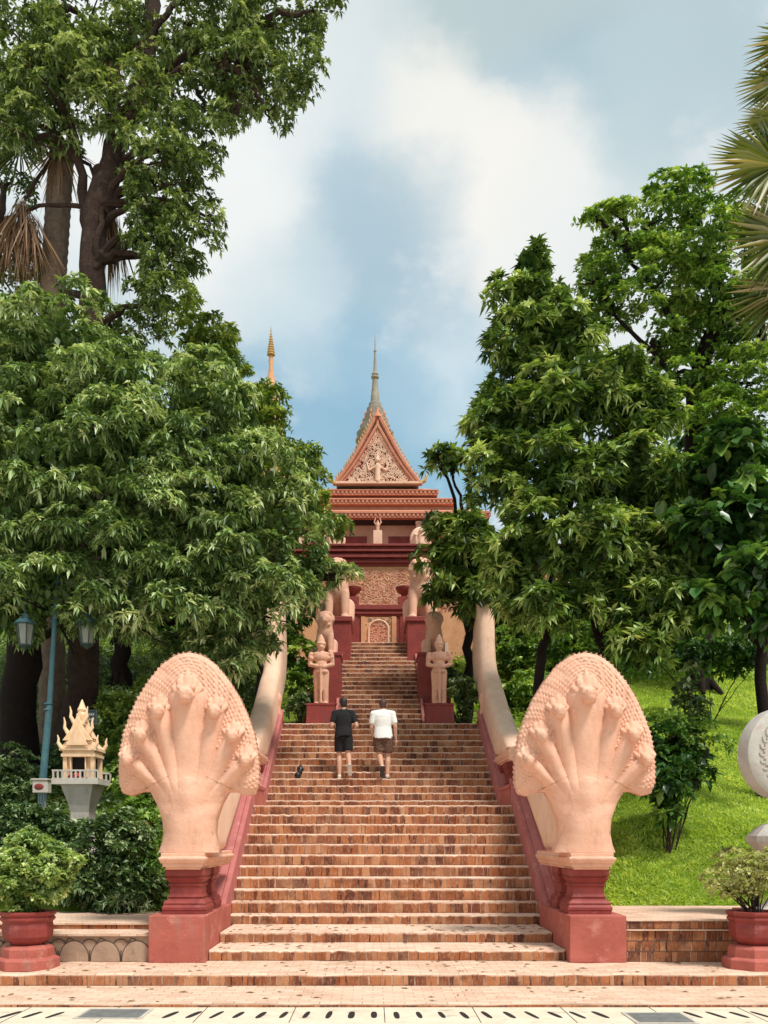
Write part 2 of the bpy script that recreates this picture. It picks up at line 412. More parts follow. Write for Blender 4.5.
# ------------------------------------------------------------------ terrain
def hill(x, y):
    "ground height in world z"
    d = y
    if d < 13.7: z = -1.22
    elif d < 30: z = -1.14 + .42*(d-13.7)
    elif d < 42: z = 5.70 + .48*(d-30)
    else: z = 11.46
    ax = abs(x - AX)
    if d > 13.7:
        k = max(0, min(1, (ax - 2.9)/1.6)); z -= (1-k)*.75           # cutting under the stairs
        w = max(0, ax - 14); z = -1.14 + (z + 1.14)*math.exp(-(w/22)**2)
        if d > 60: z = -1.14 + (z+1.14)*math.exp(-((d-60)/25)**2)
        z += .10*math.sin(x*1.3+d*.7)*min(1, (d-13.7)/3) + .07*math.sin(x*2.9-d*1.9)*min(1, (d-13.7)/3)
    return EYE + z
xs = np.concatenate([np.linspace(-600, -40, 12), np.linspace(-36, 36, 145), np.linspace(40, 600, 12)])
ys = np.concatenate([np.linspace(13.6, 50, 120), np.linspace(52, 110, 24), np.linspace(130, 900, 12)])
V = [(x, y, hill(x, y)) for y in ys for x in xs]
nx = len(xs); F = [(j*nx+i, j*nx+i+1, (j+1)*nx+i+1, (j+1)*nx+i) for j in range(len(ys)-1) for i in range(nx-1)]
tag(np_mesh('hill', V, F, M['hill'], smooth=True), kind='structure')

# street, pavement and the two broad bottom steps
m = MB(); m.box(-600, 600, -300, 13.5, -.5, -.02)
m.box(-600, 600, -300, 8.45, -.02, 0)
tag(m.build('pavement', M['pavement']), kind='structure')

HX = 2.40
def steps_block(name, rows, x0, x1, d_end, mat_r, mat_t, nosing=.0, courses=1, half_fn=None, wear=.0075):
    """rows: (front y, top z, bottom z); UV-mapped risers, treads run to the next riser"""
    me = MB(); uvs = []
    for i, (y, zt, zb) in enumerate(rows):
        yn = rows[i+1][0] if i+1 < len(rows) else d_end
        a, b = (x0, x1) if half_fn is None else half_fn(y)
        n = 110
        # riser strip with slightly worn, uneven edge
        base = len(me.v)
        for k in range(n+1):
            x = a + (b-a)*k/n; w = random.gauss(0, wear); w2 = random.gauss(0, wear*.7)
            me.v += [(x, y, zb), (x, y, zt-.014+w2), (x, y+.010+abs(w), zt+w2*.6), (x, yn+.02, zt)]
        for k in range(n):
            p = base + k*4
            for j, mi in ((0, 0), (1, 1), (2, 1)):
                me.f.append((p+j, p+4+j, p+5+j, p+1+j)); me.mi.append(mi)
                xk0 = a + (b-a)*k/n; xk1 = a + (b-a)*(k+1)/n
                v0, v1 = (0.02, .97) if j == 0 else (.97, .99)
                v0 = v0*courses; v1 = v1*courses
                uvs += [(xk0, v0+i*3), (xk1, v0+i*3), (xk1, v1+i*3), (xk0, v1+i*3)]
        # side cheeks
        for xx in (a, b):
            q = len(me.v); me.v += [(xx, y, zb), (xx, yn+.02, zb), (xx, yn+.02, zt), (xx, y+.01, zt)]
            me.f.append((q, q+1, q+2, q+3)); me.mi.append(1); uvs += [(0, .1), (.3, .1), (.3, .9), (0, .9)]
    mesh = bpy.data.meshes.new(name); mesh.from_pydata(me.v, [], me.f)
    mesh.materials.append(mat_r); mesh.materials.append(mat_t); mesh.polygons.foreach_set('material_index', me.mi)
    ul = mesh.uv_layers.new(name='UVMap'); ul.data.foreach_set('uv', np.array(uvs, np.float32).ravel())
    o = bpy.data.objects.new(name, mesh); col.objects.link(o); return o

Z = lambda h: EYE + h
o = steps_block('forecourt_steps', [(9.234, Z(-1.699), 0), (10.346, Z(-1.563), Z(-1.699))], -16, 16, 13.6, M['riser'], M['landing'])
tag(o, kind='structure')
low = [(11.459, Z(-1.429), Z(-1.563)), (12.315, Z(-1.292), Z(-1.429)), (13.486, Z(-1.154), Z(-1.292))]
n6 = []
h = -1.154
for k in range(10):
    ht = -.979 + .175*k; n6.append((13.85 + .287*k, Z(ht), Z(ht-.175)))
up = []
for k in range(13):
    ht = .596 + .168*(k+1); up.append((18.345 + .290*k, Z(ht), Z(ht-.168)))
hf = lambda y: (AX-2.27, AX+2.27) if y < 13 else ((AX-2.34, AX+2.34) if y < 13.7 else (AX-HX, AX+HX))
st = tag(empty('staircase', (AX, 11.4, Z(-1.563)), 'long brick staircase of worn red bricks climbing between the serpent balustrades', 'staircase'), )
fl = steps_block('lower_flight', low + n6, 0, 0, 18.35, M['riser'], M['tread'], half_fn=hf); wparent(fl, st)
fl = steps_block('middle_flight', up, AX-HX, AX+HX, 23.3, M['riser_mid'], M['tread']); wparent(fl, st)
tops = []
for k in range(20):
    ht = 2.785 + .1692*(k+1); tops.append((23.27 + .268*k, Z(ht), Z(ht-.1692)))
hf2 = lambda y: (AX-.96, AX+.96) if y > 27.5 else (AX-1.14, AX+1.14)
fl = steps_block('upper_flight', tops, 0, 0, 29.4, M['riser_up'], M['tread'], half_fn=hf2); wparent(fl, st)
# upper landing aprons beside the guardians
m = MB(); m.box(AX-3.2, AX+3.2, 21.84, 29.5, Z(1.2), Z(2.775)); m.box(AX-2.2, AX+2.2, 28.4, 33.2, Z(2.7), Z(6.165))
wparent(m.build('terrace_slab', M['tread']), st)

# ------------------------------------------------------------------ naga balustrades
def outline(theta):
    return None
PT = [(0,2.60),(.18,2.565),(.35,2.44),(.52,2.23),(.665,2.0),(.765,1.77),(.845,1.55),(.89,1.3),(.905,1.10),(.90,.90),(.85,.765),(.74,.735),(.61,.79),(.50,.79),(.42,.64),(.345,.43),(.33,.25),(.36,.10),(.40,0),(.0,0)]
CX, CZ = 0, 1.1
def hood_radius(nth):
    "closed outline (both halves) as points resampled by angle"
    pts = PT + [(-x, z) for x, z in reversed(PT[1:-1])]
    th = [math.atan2(x-CX, z-CZ) % (2*math.pi) for x, z in pts]; th[0] = 0
    rad = [math.hypot(x-CX, z-CZ) for x, z in pts]
    # monotonic repair
    for i in range(1, len(th)):
        if th[i] <= th[i-1]: th[i] = th[i-1] + .004
    T = np.linspace(0, 2*math.pi, nth, endpoint=False)
    # interpolate in cartesian so the straight base stays straight
    X = np.interp(T, th + [2*math.pi], [p[0] for p in pts] + [0]); Zc = np.interp(T, th + [2*math.pi], [p[1] for p in pts] + [2.6])
    ang = np.arctan2(X-CX, Zc-CZ); r = np.hypot(X-CX, Zc-CZ)
    return X, Zc
RIDGES = [((0,.55),(0,1.98),.15,.245,.15)] + [((s*a,b),(s*c,e),w0,w1,h) for s in (-1,1) for (a,b,c,e,w0,w1,h) in
          ((.12,.72,.35,1.80,.10,.125,.13), (.20,.70,.57,1.50,.09,.11,.12), (.28,.70,.74,1.19,.085,.095,.11))]
HEADS = [(0,2.02,1.25)] + [(s*x,z,k) for s in (-1,1) for x,z,k in ((.355,1.82,1.0),(.58,1.51,.92),(.745,1.20,.85))]
def naga_hood(parent):
    nth, ns = 620, 150
    X, Zc = hood_radius(nth)
    t = np.arange(nth)/nth*2*np.pi
    T, S = np.meshgrid(t, (np.arange(ns)+.0)/(ns-1), indexing='ij')
    ex = X[:, None]; ez = Zc[:, None]
    hoodw = np.clip((ez-.70)/.25, 0, 1)
    arc = np.cumsum(np.hypot(np.diff(X, append=X[0]), np.diff(Zc, append=Zc[0])))/.066
    lobe = np.abs(np.sin(arc*np.pi))[:, None]
    def odist(x, z):
        d = np.full(x.shape, 9.0); st = 5; P_ = np.stack([X, Zc], 1)[::st]
        for a_, b_ in zip(P_, np.roll(P_, -1, axis=0)):
            if a_[1] < .02 and b_[1] < .02: continue
            v_ = b_-a_; q_ = np.clip(((x-a_[0])*v_[0]+(z-a_[1])*v_[1])/max(v_@v_, 1e-9), 0, 1)
            d = np.minimum(d, np.hypot(x-(a_[0]+q_*v_[0]), z-(a_[1]+q_*v_[1])))
        return d
    rs = 1 + hoodw*(.020*lobe - .010)*(S**6)
    x = CX + (ex-CX)*S*rs; z = CZ + (ez-CZ)*S*rs
    # front relief
    depth = odist(x, z); dn_ = np.clip(depth/.55, 0, 1)
    base = .09 + .08*dn_*(2-dn_) + .05*np.clip(depth/.06, 0, 1)**.5
    neck = np.clip((1.15 - z)/.75, 0, 1); neck = neck*neck*(3-2*neck)
    wz = np.interp(z, [0,.1,.25,.43,.64,.79,.95,1.2], [.41,.37,.34,.355,.43,.54,.72,1.0])
    qx = np.clip(1-(x/wz)**2, 0, 1); tq = np.clip((z-.50)/.35, 0, 1); rnd = .36*((1-tq)*np.sqrt(qx) + tq*qx*qx)
    F_ = base*(1-neck) + (rnd*.9+.03+.07*tq)*neck
    ridge = np.zeros_like(x)
    for (x0,z0),(x1,z1),w0,w1,hh in RIDGES:
        dx, dz = x1-x0, z1-z0; L2 = dx*dx+dz*dz
        q = np.clip(((x-x0)*dx+(z-z0)*dz)/L2, 0, 1)
        dist = np.hypot(x-(x0+q*dx), z-(z0+q*dz)); w = w0+(w1-w0)*q
        f = hh*(.25+.75*q)*np.clip(1-(dist/w)**2, 0, 1)**.7
        ridge = np.maximum(ridge, f)
    F_ = F_ + ridge*np.clip((z-.55)/.35, 0, 1)
    # scales in staggered rows outside the necks
    row = depth/.043; ri = np.floor(row); u = arc[:, None]*1.0 + (ri % 2)*.5
    sc_ = np.sqrt(np.clip(np.sin(np.pi*(u % 1))*np.sin(np.pi*np.clip(row % 1, 0, 1)), 0, 1))
    edge = np.clip((.66-depth)/.12, 0, 1)*np.clip(1-ridge/.03, 0, 1)*np.clip((z-.72)/.1, 0, 1)*np.clip((np.abs(x)-.50+np.clip((z-.8)*3,0,1))/.08, 0, 1)
    F_ = F_ + edge*sc_*(.018 + .010*np.sin(arc[:, None]*2.3+ri*1.7)*np.sin(ri*2.9+arc[:, None]*.7)) + .006*np.sin(x*9+z*4)*np.sin(z*7-x*3)
    # faint carved belt on the neck
    F_ = F_ + .010*np.clip((.24-np.hypot(x, z-.74))/.035, 0, 1)*np.clip((z-.6)/.15, 0, 1)
    B_ = .06 + .16*dn_*(1-neck) + (np.sqrt(np.clip(1-(x/wz)**2, 0, 1))*.30+.03)*neck + edge*sc_*.015
    front = np.stack([x, -F_, z], -1).reshape(-1, 3); back = np.stack([x, B_, z], -1).reshape(-1, 3)
    V = np.concatenate([front, back]); N = nth*ns; i = np.arange(nth)[:, None]; j = np.arange(ns-1)[None, :]
    a = i*ns+j; b = ((i+1) % nth)*ns+j
    Ff = np.stack([a, a+1, b+1, b], -1).reshape(-1, 4)
    Fb = np.stack([a, b, b+1, a+1], -1).reshape(-1, 4) + N
    e = np.arange(nth); e2 = (e+1) % nth
    Fr = np.stack([e*ns+ns-1, N+e*ns+ns-1, N+e2*ns+ns-1, e2*ns+ns-1], -1)
    o = np_mesh('hood', V, np.concatenate([Ff, Fb, Fr]), M['sand'], None, None, True)
    o.parent = parent
    for hx, hz, k in HEADS:
        m = MB(); k *= .92
        y0 = -.315 if hx == 0 else -.27
        m.ball((hx, y0+.05, hz), (.125*k, .15*k, .10*k), 14, 10)
        capsule(m, (hx, y0, hz+.0), (hx, y0-.15*k, hz-.045*k), .098*k, .078*k)
        m.ball((hx, y0-.17*k, hz-.015*k), (.085*k, .06*k, .045*k))
        m.ball((hx, y0-.13*k, hz-.10*k), (.07*k, .07*k, .03*k))
        for s in (-1, 1):
            m.ball((hx+s*.075*k, y0-.06*k, hz+.065*k), .036*k)
            m.ball((hx+s*.035*k, y0-.205*k, hz+.01*k), .02*k)
            m.tube([(hx+s*.10*k, y0+.02, hz+.02), (hx+s*.155*k, y0+.06, hz+.08*k), (hx+s*.13*k, y0+.10, hz+.15*k)], [.04*k,.035*k,.012*k], 8)
        for q, (dx, hh) in enumerate(((0,.26),(-.06,.20),(.06,.20))):
            m.tube([(hx+dx*k, y0+.03, hz+.05*k), (hx+dx*1.4*k, y0+.07, hz+(.05+hh*.5)*k), (hx+dx*k, y0+.12, hz+(.05+hh)*k)], [.05*k,.045*k,.014*k], 8)
        # throat running back into the neck relief
        capsule(m, (hx, y0+.08, hz-.03), (hx*.93, y0+.20, hz-.18), .10*k, .09*k)
        sculpt(m, 'head', M['sand'], parent, .011, 2)
    return o

def curb_profile(pts_low, h):
    return pts_low

def balustrade(side, label):
    "side -1 left, +1 right; everything built around the stair axis"
    cx = AX + side*2.60
    root = empty('serpent_balustrade', (cx, 11.7, Z(-1.563)), label, 'balustrade', 'serpent balustrades along the stairs')
    def X(a, b): # half distances to sorted x pair
        p, q = AX+side*a, AX+side*b; return (min(p, q), max(p, q))
    # block
    m = MB(); x0, x1 = X(2.28, 2.99)
    m.prism_x([(11.25, Z(-1.563)), (13.3, Z(-1.563)), (13.3, Z(-.972)), (11.25, Z(-.972))], x0, x1)
    wparent(m.build('base_block', M['red'], bevel=.012), root)
    # balusters (moulded square pedestals)
    def pedestal(yc, w, dpt, z0, z1, xc):
        m = MB(); H = z1-z0
        prof = [(1.10,0),(1.10,.08),(1.13,.085),(1.13,.15),(1.05,.20),(1.08,.24),(.96,.30),(.84,.33),(.84,.36),(.90,.38),(.84,.40),(.80,.44),(.78,.60),(.86,.63),(.86,.67),(.80,.69),(.92,.76),(1.0,.80),(.92,.83),(1.0,.86),(1.0,1)]
        rings = []
        for k, t in prof:
            a, b = w/2*k, dpt/2*k
            rings.append([(xc-a, yc-b, z0+H*t), (xc+a, yc-b, z0+H*t), (xc+a, yc+b, z0+H*t), (xc-a, yc+b, z0+H*t)])
        m.loft(rings); return wparent(m.build('pedestal', M['maroon'], bevel=.006), root)
    pedestal(11.75, .50, .50, Z(-.970), Z(-.402), AX+side*2.59)
    pedestal(12.62, .44, .44, Z(-.970), Z(-.402), AX+side*2.59)
    pedestal(18.15, .46, .5, Z(.85), Z(1.52), AX+side*2.70)
    pedestal(19.0, .46, .5, Z(.95), Z(1.52), AX+side*2.70)
    # tan slabs under the serpent
    for (ya, yb, zb, zt, a, b) in ((11.38, 13.75, -.402, -.19, 2.32, 2.87), (17.25, 19.5, 1.52, 1.74, 2.44, 2.99)):
        m = MB(); x0, x1 = X(a, b); hh = zt-zb
        rings = []
        for k, t in ((-.055,0),(-.055,.14),(-.02,.18),(-.02,.36),(.0,.40),(.02,.62),(.02,.72),(-.005,.78),(-.005,1)):
            rings.append([(x0-k, ya-k, Z(zb+hh*t)), (x1+k, ya-k, Z(zb+hh*t)), (x1+k, yb, Z(zb+hh*t)), (x0-k, yb, Z(zb+hh*t))])
        m.loft(rings); wparent(m.build('slab', M['sand'], bevel=.006), root)
    # sloping red curbs, stepped section: (half, extra height)
    def curb(dA, zA, slope, dB, hgt, blk):
        secs = [(2.36, 2.44, hgt), (2.44, 2.56, hgt+.045), (2.56, 2.66, hgt-.01)]
        m = MB()
        for a, b, hh in secs:
            x0, x1 = X(a, b)
            pr = [(dA, Z(zA-.6)), (dB, Z(zA-.6+slope*(dB-dA))), (dB, Z(zA+slope*(dB-dA)+hh)), (dA, Z(zA+hh))]
            m.prism_x(pr, x0, x1)
        o = m.build('sloping_curb', M['pink'], bevel=.008); wparent(o, root)
    curb(13.25, -1.28, .606, 16.75, .27, 0)
    curb(17.75, .44, .578, 21.95, .27, 0)
    m = MB(); x0, x1 = X(2.345, 2.70)
    m.box(x0, x1, 16.6, 17.9, Z(.3), Z(.93)); m.box(x0-.02, x1+.02, 16.56, 17.95, Z(.93), Z(1.0))
    x0, x1 = X(2.66, 2.95); m.prism_x([(13.3, Z(-1.5)), (21.8, Z(1.3)), (21.8, Z(2.5)), (18.2, Z(.85)), (16.6, Z(.85)), (13.3, Z(-1.0))], x0, x1)
    wparent(m.build('curb_wall', M['red'], bevel=.008), root)
    # finial urn at the head of the curb
    m = MB(); m.lathe([(.10,0),(.12,.04),(.07,.09),(.11,.14),(.15,.22),(.16,.27),(.12,.30)], (AX+side*2.48, 21.75, Z(2.55)), 16)
    wparent(m.build('finial', M['maroon'], smooth=True), root)
    m = MB(); m.lathe([(.09,0),(.10,.05),(.07,.30),(.09,.42),(.11,.50),(.08,.60),(.02,.68)], (AX+side*2.48, 21.75, Z(2.85)), 16)
    wparent(m.build('finial_cap', M['sand'], smooth=True), root)
    # serpent body, rounded section following a path of (lower pt, upper pt)
    def body(sections, a, b, name):
        m = MB(); rings = []
        for (yl, zl), (yu, zu) in sections:
            L = Vector((0, yl, Z(zl))); U = Vector((0, yu, Z(zu))); ring = []
            for t, w in ((0,.75),(.04,.95),(.12,1),(.80,1),(.90,.90),(.97,.68),(1,.35)):
                q = L.lerp(U, t); ring.append((AX + side*((a+b)/2 - (b-a)/2*w), q.y, q.z))
            for t, w in ((1,.35),(.97,.68),(.90,.90),(.80,1),(.12,1),(.04,.95),(0,.75)):
                q = L.lerp(U, t); ring.append((AX + side*((a+b)/2 + (b-a)/2*w), q.y, q.z))
            rings.append(ring)
        m.loft(rings); wparent(m.build(name, M['cream'], smooth=True), root)
    body([((11.95,-.19),(11.9,.5)), ((12.8,-.19),(12.35,.85)), ((13.75,-.17),(13.1,1.0)), ((15.2,.62),(14.5,1.35)), ((16.6,1.40),(15.9,1.72)), ((17.3,1.5),(17.0,1.74))], 2.42, 2.86, 'body')
    tail = [((18.0,1.74),(17.7,1.80)), ((18.7,1.74),(18.1,2.0)), ((19.5,1.78),(19.0,2.3)), ((21.0,2.56),(20.4,3.05)), ((22.4,3.30),(21.6,3.85)), ((23.2,3.80),(22.15,4.15)), ((23.8,4.25),(22.45,4.55)), ((24.05,4.75),(22.6,5.0)), ((23.9,5.3),(22.7,5.4)), ((23.6,5.8),(22.8,5.85)), ((23.3,6.1),(22.95,6.12))]
    body(tail, 2.46, 2.92, 'tail')
    # hood
    h0 = empty('tmp', (0,0,0), 'x', 'x')
    for k in list(h0.keys()): del h0[k]
    h0.name = 'serpent_head'; h0.parent = root; h0.location = (AX+side*2.57 - cx, 11.78-11.7, Z(-.19)-Z(-1.563)); h0.rotation_euler = (0, 0, R(-3*side))
    return root, h0

rootL, hL = balustrade(-1, 'serpent balustrade with seven-headed hood on the shrine side of the stairs')
naga_hood(hL)
rootR, hR = balustrade(1, 'serpent balustrade with seven-headed hood on the grass lawn side')
for c in [x for x in list(bpy.data.objects) if x.parent == hL]:
    k = c.copy(); col.objects.link(k); k.parent = hR

# ------------------------------------------------------------------ planter walls
def uvwall(name, x0, x1, y, z0, z1, courses, mat, parent):
    me = bpy.data.meshes.new(name)
    me.from_pydata([(x0,y,z0),(x1,y,z0),(x1,y,z1),(x0,y,z1),(x0,y+.05,z0),(x1,y+.05,z0),(x1,y+.05,z1),(x0,y+.05,z1)], [], [(0,1,2,3),(7,6,5,4),(3,2,6,7),(0,4,5,1),(1,5,6,2),(0,3,7,4)])
    ul = me.uv_layers.new(name='UVMap')
    q = [(x0,0),(x1,0),(x1,courses),(x0,courses)]
    ul.data.foreach_set('uv', np.array(q*6, np.float32).ravel()); me.materials.append(mat)
    o = bpy.data.objects.new(name, me); col.objects.link(o); return wparent(o, parent)
w = empty('planter_wall', (6, 11.4, Z(-1.563)), 'low brick retaining wall in front of the grass lawn', 'wall')
xr = AX+2.99
uvwall('brick_face', xr, 16, 11.34, Z(-1.563), Z(-1.165), 3.0, M['brickwall'], w)
uvwall('coping_face', xr, 16, 11.325, Z(-1.150), Z(-1.045), 1.0, M['brickwall'], w)
m = MB(); m.box(xr, 16, 11.30, 11.5, Z(-1.165), Z(-1.150)); m.box(xr, 16, 11.42, 13.75, Z(-1.6), Z(-1.048)); m.box(xr, 16, 11.31, 13.75, Z(-1.046), Z(-1.035))
wparent(m.build('top_paving', M['landing']), w)
w = empty('planter_wall', (-6, 11.4, Z(-1.563)), 'low retaining wall faced with scalloped stones in front of the dark shrubs', 'wall')
xl = AX-2.99
m = MB(); m.box(-16, xl, 11.36, 12.5, Z(-1.6), Z(-1.235)); wparent(m.build('backing', M['scallop']), w)
m = MB(); m.box(-16, xl, 11.32, 12.0, Z(-1.235), Z(-1.210)); m.box(-16, xl, 11.93, 13.8, Z(-1.15), Z(-1.128)); wparent(m.build('top_paving', M['landing']), w)
uvwall('brick_course', -16, xl, 11.95, Z(-1.21), Z(-1.15), 1.0, M['brickwall'], w)
m = MB(); ms = MB(); x = xl - .17
while x > -7:
    arc = [(x+.185*math.cos(math.pi*i/16), 11.352, Z(-1.56)+min(.262, .26*math.sin(math.pi*i/16)**.8)) for i in range(17)]
    m.prism_y([(a, c_) for a, _, c_ in arc], 11.345, 11.37)
    ms.tube(arc, .0075, 6)
    x2 = x - .1975
    ms.tube([(x2+.115*math.cos(math.pi*i/12), 11.352, Z(-1.40)+.125*math.sin(math.pi*i/12)) for i in range(13)], .006, 6)
    ms.tube([(x2, 11.352, Z(-1.56)), (x2, 11.352, Z(-1.42))], .006, 6)
    ms.tube([(x2+.085, 11.352, Z(-1.33)), (x2+.13, 11.352, Z(-1.26)), (x2+.19, 11.352, Z(-1.285))], .005, 6)
    x -= .395
wparent(m.build('scalloped_stones', M['scallop'], bevel=.006), w)
wparent(ms.build('stone_joints', M['joint']), w)

# drain channel strip at the foot
dc = empty('drain_channel', (0, 8.8, 0), 'pale concrete drain channel with a row of dark slots along the street edge', 'drain')
m = MB(); m.box(-16, 16, 8.45, 9.228, -.1, .004); wparent(m.build('channel_cover', M['kerb']), dc)
m = MB()
x = -7.9
while x < 8:
    if not (-2.95 < x < -2.15 or 2.40 < x < 3.1):
        tilt = max(-.28, min(.28, x*.16)); n = 8; y0, y1 = 8.66+random.uniform(-.02,.02), 9.0+random.uniform(-.02,.02); ww = .027+random.uniform(-.004,.004)
        ring = []
        for k in range(12):
            a = 2*math.pi*k/12; yy = (y0+y1)/2 + (y1-y0)/2*math.sin(a); xx = x + ww*1.1*math.copysign(abs(math.cos(a))**.6, math.cos(a)) - (yy-y0)*tilt*.8
            ring.append((xx, yy))
        m.loft([[(p, q, .000) for p, q in ring], [(p, q, .007) for p, q in ring]])
    x += .226
wparent(m.build('slots', M['dark']), dc)  # raised dark plates, their black stands for shade in open slots
m = MB()
for k in range(-10, 11): m.box(k*.904+.113-.004, k*.904+.113+.004, 8.46, 9.22, 0, .0065)
wparent(m.build('slab_joints', M['joint']), dc)
for (xa, xb, ya, yb, lab) in ((-2.88, -2.22, 8.62, 9.12, 'square grey metal drain cover below the left serpent block'), (2.46, 3.05, 8.40, 8.93, 'square grey metal drain cover below the right serpent block')):
    d = empty('drain_cover', ((xa+xb)/2, (ya+yb)/2, 0), lab, 'drain cover', 'drain covers in the channel')
    m = MB()
    for a, b, c, e in ((xa, xb, ya, ya+.03), (xa, xb, yb-.03, yb), (xa, xa+.03, ya+.03, yb-.03), (xb-.03, xb, ya+.03, yb-.03)): m.box(a, b, c, e, .0, .014)
    wparent(m.build('frame', M['concrete']), d)
    m = MB(); m.box(xa+.03, xb-.03, ya+.03, yb-.03, 0, .008)
    for k in range(9):
        yy = ya+.06+k*(yb-ya-.12)/8; m.box(xa+.06, xb-.06, yy-.008, yy+.008, .008, .013)
    wparent(m.build('plate', M['steel']), d)

# ------------------------------------------------------------------ planters with shrubs
def octo(c, prof, m, rot=math.pi/8):
    m.lathe(prof, c, 8, rot=rot)
def pot(xc, yc, lab):
    r = empty('planter_pot', (xc, yc, Z(-1.563)), lab, 'plant pot', 'red plant pots on the bottom step')
    m = MB(); octo((0,0,0), [(.40,0),(.40,.11),(.385,.125),(.33,.14),(.33,.24),(.30,.27),(.22,.285)], m)
    b = m.build('foot', M['red'], r, bevel=.006); r.scale = (.92, .92, 1.0)
    m = MB(); octo((0,0,.285), [(.20,0),(.27,.05),(.31,.10),(.325,.20),(.31,.27),(.345,.30),(.345,.33),(.325,.335),(.36,.37),(.36,.40),(.30,.40),(.28,.34),(.1,.34)], m)
    m.build('bowl', M['maroon'], r, bevel=.006)
    m = MB(); m.lathe([(.29,0),(.27,.03),(.02,.04)], (0,0,.60), 14); m.build('soil', M['soil'], r)
    return r
pL = pot(-4.16, 10.85, 'red octagonal pot holding a round leafy shrub')
pR = pot(4.60, 10.85, 'red octagonal pot holding a thin twiggy shrub')
def shrub(name, lab, cat, base, blobs, mat, group=None, stems=6, stemr=.014, **kw):
    r = empty(name, base, lab, cat, group); m = MB(); b = Vector(base)
    for k in range(stems):
        bl = random.choice(blobs); t = P(bl[0]+random.uniform(-.5,.5)*bl[2], bl[1]+random.uniform(-.2,.6)*bl[3], bl[4])
        s = b + Vector((random.uniform(-.06,.06), random.uniform(-.06,.06), -.03))
        limb(m, [s, s.lerp(t, .5)+Vector((0,0,.05)), t], stemr, stemr*.4, 6, .008)
    wparent(m.build('stem', M['bark2']), r)
    foliage('foliage', blobs, mat, r, **kw); return r
shrub('potted_shrub', 'round bright green shrub growing in the left red pot', 'shrub', (-4.16,10.85,Z(-.96)), [(34,868,36,28,10.85),(15,880,30,24,10.8),(60,862,16,16,10.8),(30,842,18,12,10.9),(30,895,30,14,10.8)], M['leafH'], leaf=.055, wid=.55, droop=.1, k=7, rc=.11, ros=26, inner=4, stems=14, dens=1.3)
shrub('potted_shrub', 'thin twiggy bronze-green shrub growing in the right red pot', 'shrub', (4.60,10.85,Z(-.96)), [(742,880,30,18,10.85),(766,878,28,20,10.85),(722,884,14,12,10.8),(752,862,28,12,10.9)], M['leafI'], leaf=.04, wid=.5, droop=.1, k=6, rc=.09, ros=13, inner=.6, stems=22, stemr=.010, dens=.9)

# ------------------------------------------------------------------ carved stone disc, right edge
r = empty('stone_disc', (5.3, 11.9, Z(-1.04)), 'round carved grey stone disc on a pedestal at the right edge behind the pot', 'monument')
m = MB(); c = P(782, 754, 11.9)
T_ = Matrix.Translation(c) @ Matrix.Rotation(R(15), 4, 'Z') @ Matrix.Rotation(R(90), 4, 'X')
def tl(m, prof, n=64):
    rings = [[T_ @ Vector((rr*math.cos(2*math.pi*k/n), rr*math.sin(2*math.pi*k/n), zz)) for k in range(n)] for rr, zz in prof]
    m.loft(rings)
tl(m, [(.55,-.14),(.60,-.11),(.61,0),(.60,.10),(.56,.13),(.47,.135),(.46,.11),(.30,.11),(.28,.13),(.24,.13),(.22,.105),(.05,.11)])
wparent(m.build('disc', M['grey_stone'], smooth=True), r)
m = MB()
for k in range(26):
    a = 2*math.pi*k/26
    pts = []
    for i in range(9):
        t = i/8*4.6; rr = .055*(1-t/6.5); q = T_ @ Vector(((.38+rr*math.cos(t))*math.cos(a)-rr*math.sin(t)*math.sin(a), (.38+rr*math.cos(t))*math.sin(a)+rr*math.sin(t)*math.cos(a), .115)); pts.append(q)
    m.tube(pts, .012, 6)
wparent(m.build('scroll_relief', M['grey_stone'], smooth=True), r)
m = MB(); cx, cy = c.x, c.y; zz = Z(-1.04)
zt = P(0, 798, 11.9).z
m.lathe([(.34,0),(.34,.10),(.28,.14),(.20,.2),(.16,.3),(.16, P(0,866,11.9).z-zz-.02),(.20,P(0,864,11.9).z-zz),(.36,P(0,848,11.9).z-zz),(.44,P(0,842,11.9).z-zz),(.44,P(0,836,11.9).z-zz),(.30,P(0,826,11.9).z-zz),(.14,P(0,822,11.9).z-zz),(.12,zt-zz-.02),(.18,zt-zz+.02)], (cx, cy, zz), 8, rot=R(22))
wparent(m.build('stand', M['grey_stone'], bevel=.008), r)
m = MB(); m.box(cx-.5, cx+.5, cy-.4, cy+.4, Z(-1.05), Z(-.95)); wparent(m.build('plinth', M['red']), r)

# ------------------------------------------------------------------ street lamp
lx = P(45, 780, 17).x
gz = hill(lx, 17)
r = empty('street_lamp', (lx, 17, gz), 'teal lamp post with two hanging lanterns under the dark tree', 'street lamp')
top = P(56, 600, 17); bot = Vector((P(41,830,17).x, 17, gz-.1))
m = MB(); m.tube([bot, P(42.5,783,17)], [.085,.08], 12); m.tube([P(42.5,784,17), P(49.5,706,17)], [.072,.062], 12); m.tube([P(49.5,706,17), top, P(58,575,17)], [.052,.042,.035], 12)
for y_ in (783, 710, 704, 622): 
    q = P(42.5+(783-y_)*.074, y_, 17); m.ball(q, (.085 if y_ > 700 else .06, .085, .03))
wparent(m.build('post', M['teal'], smooth=True), r)
m = MB()
for s, lxp in ((-1, 25), (1, 87)):
    a = P(56, 602, 17); b = P(lxp, 598, 17); e = P(lxp, 614, 17)
    m.tube([a, a.lerp(b,.5)+Vector((0,0,.14)), b+Vector((0,0,.03)), e], .018, 8)
wparent(m.build('arm', M['greenish'], smooth=True), r)
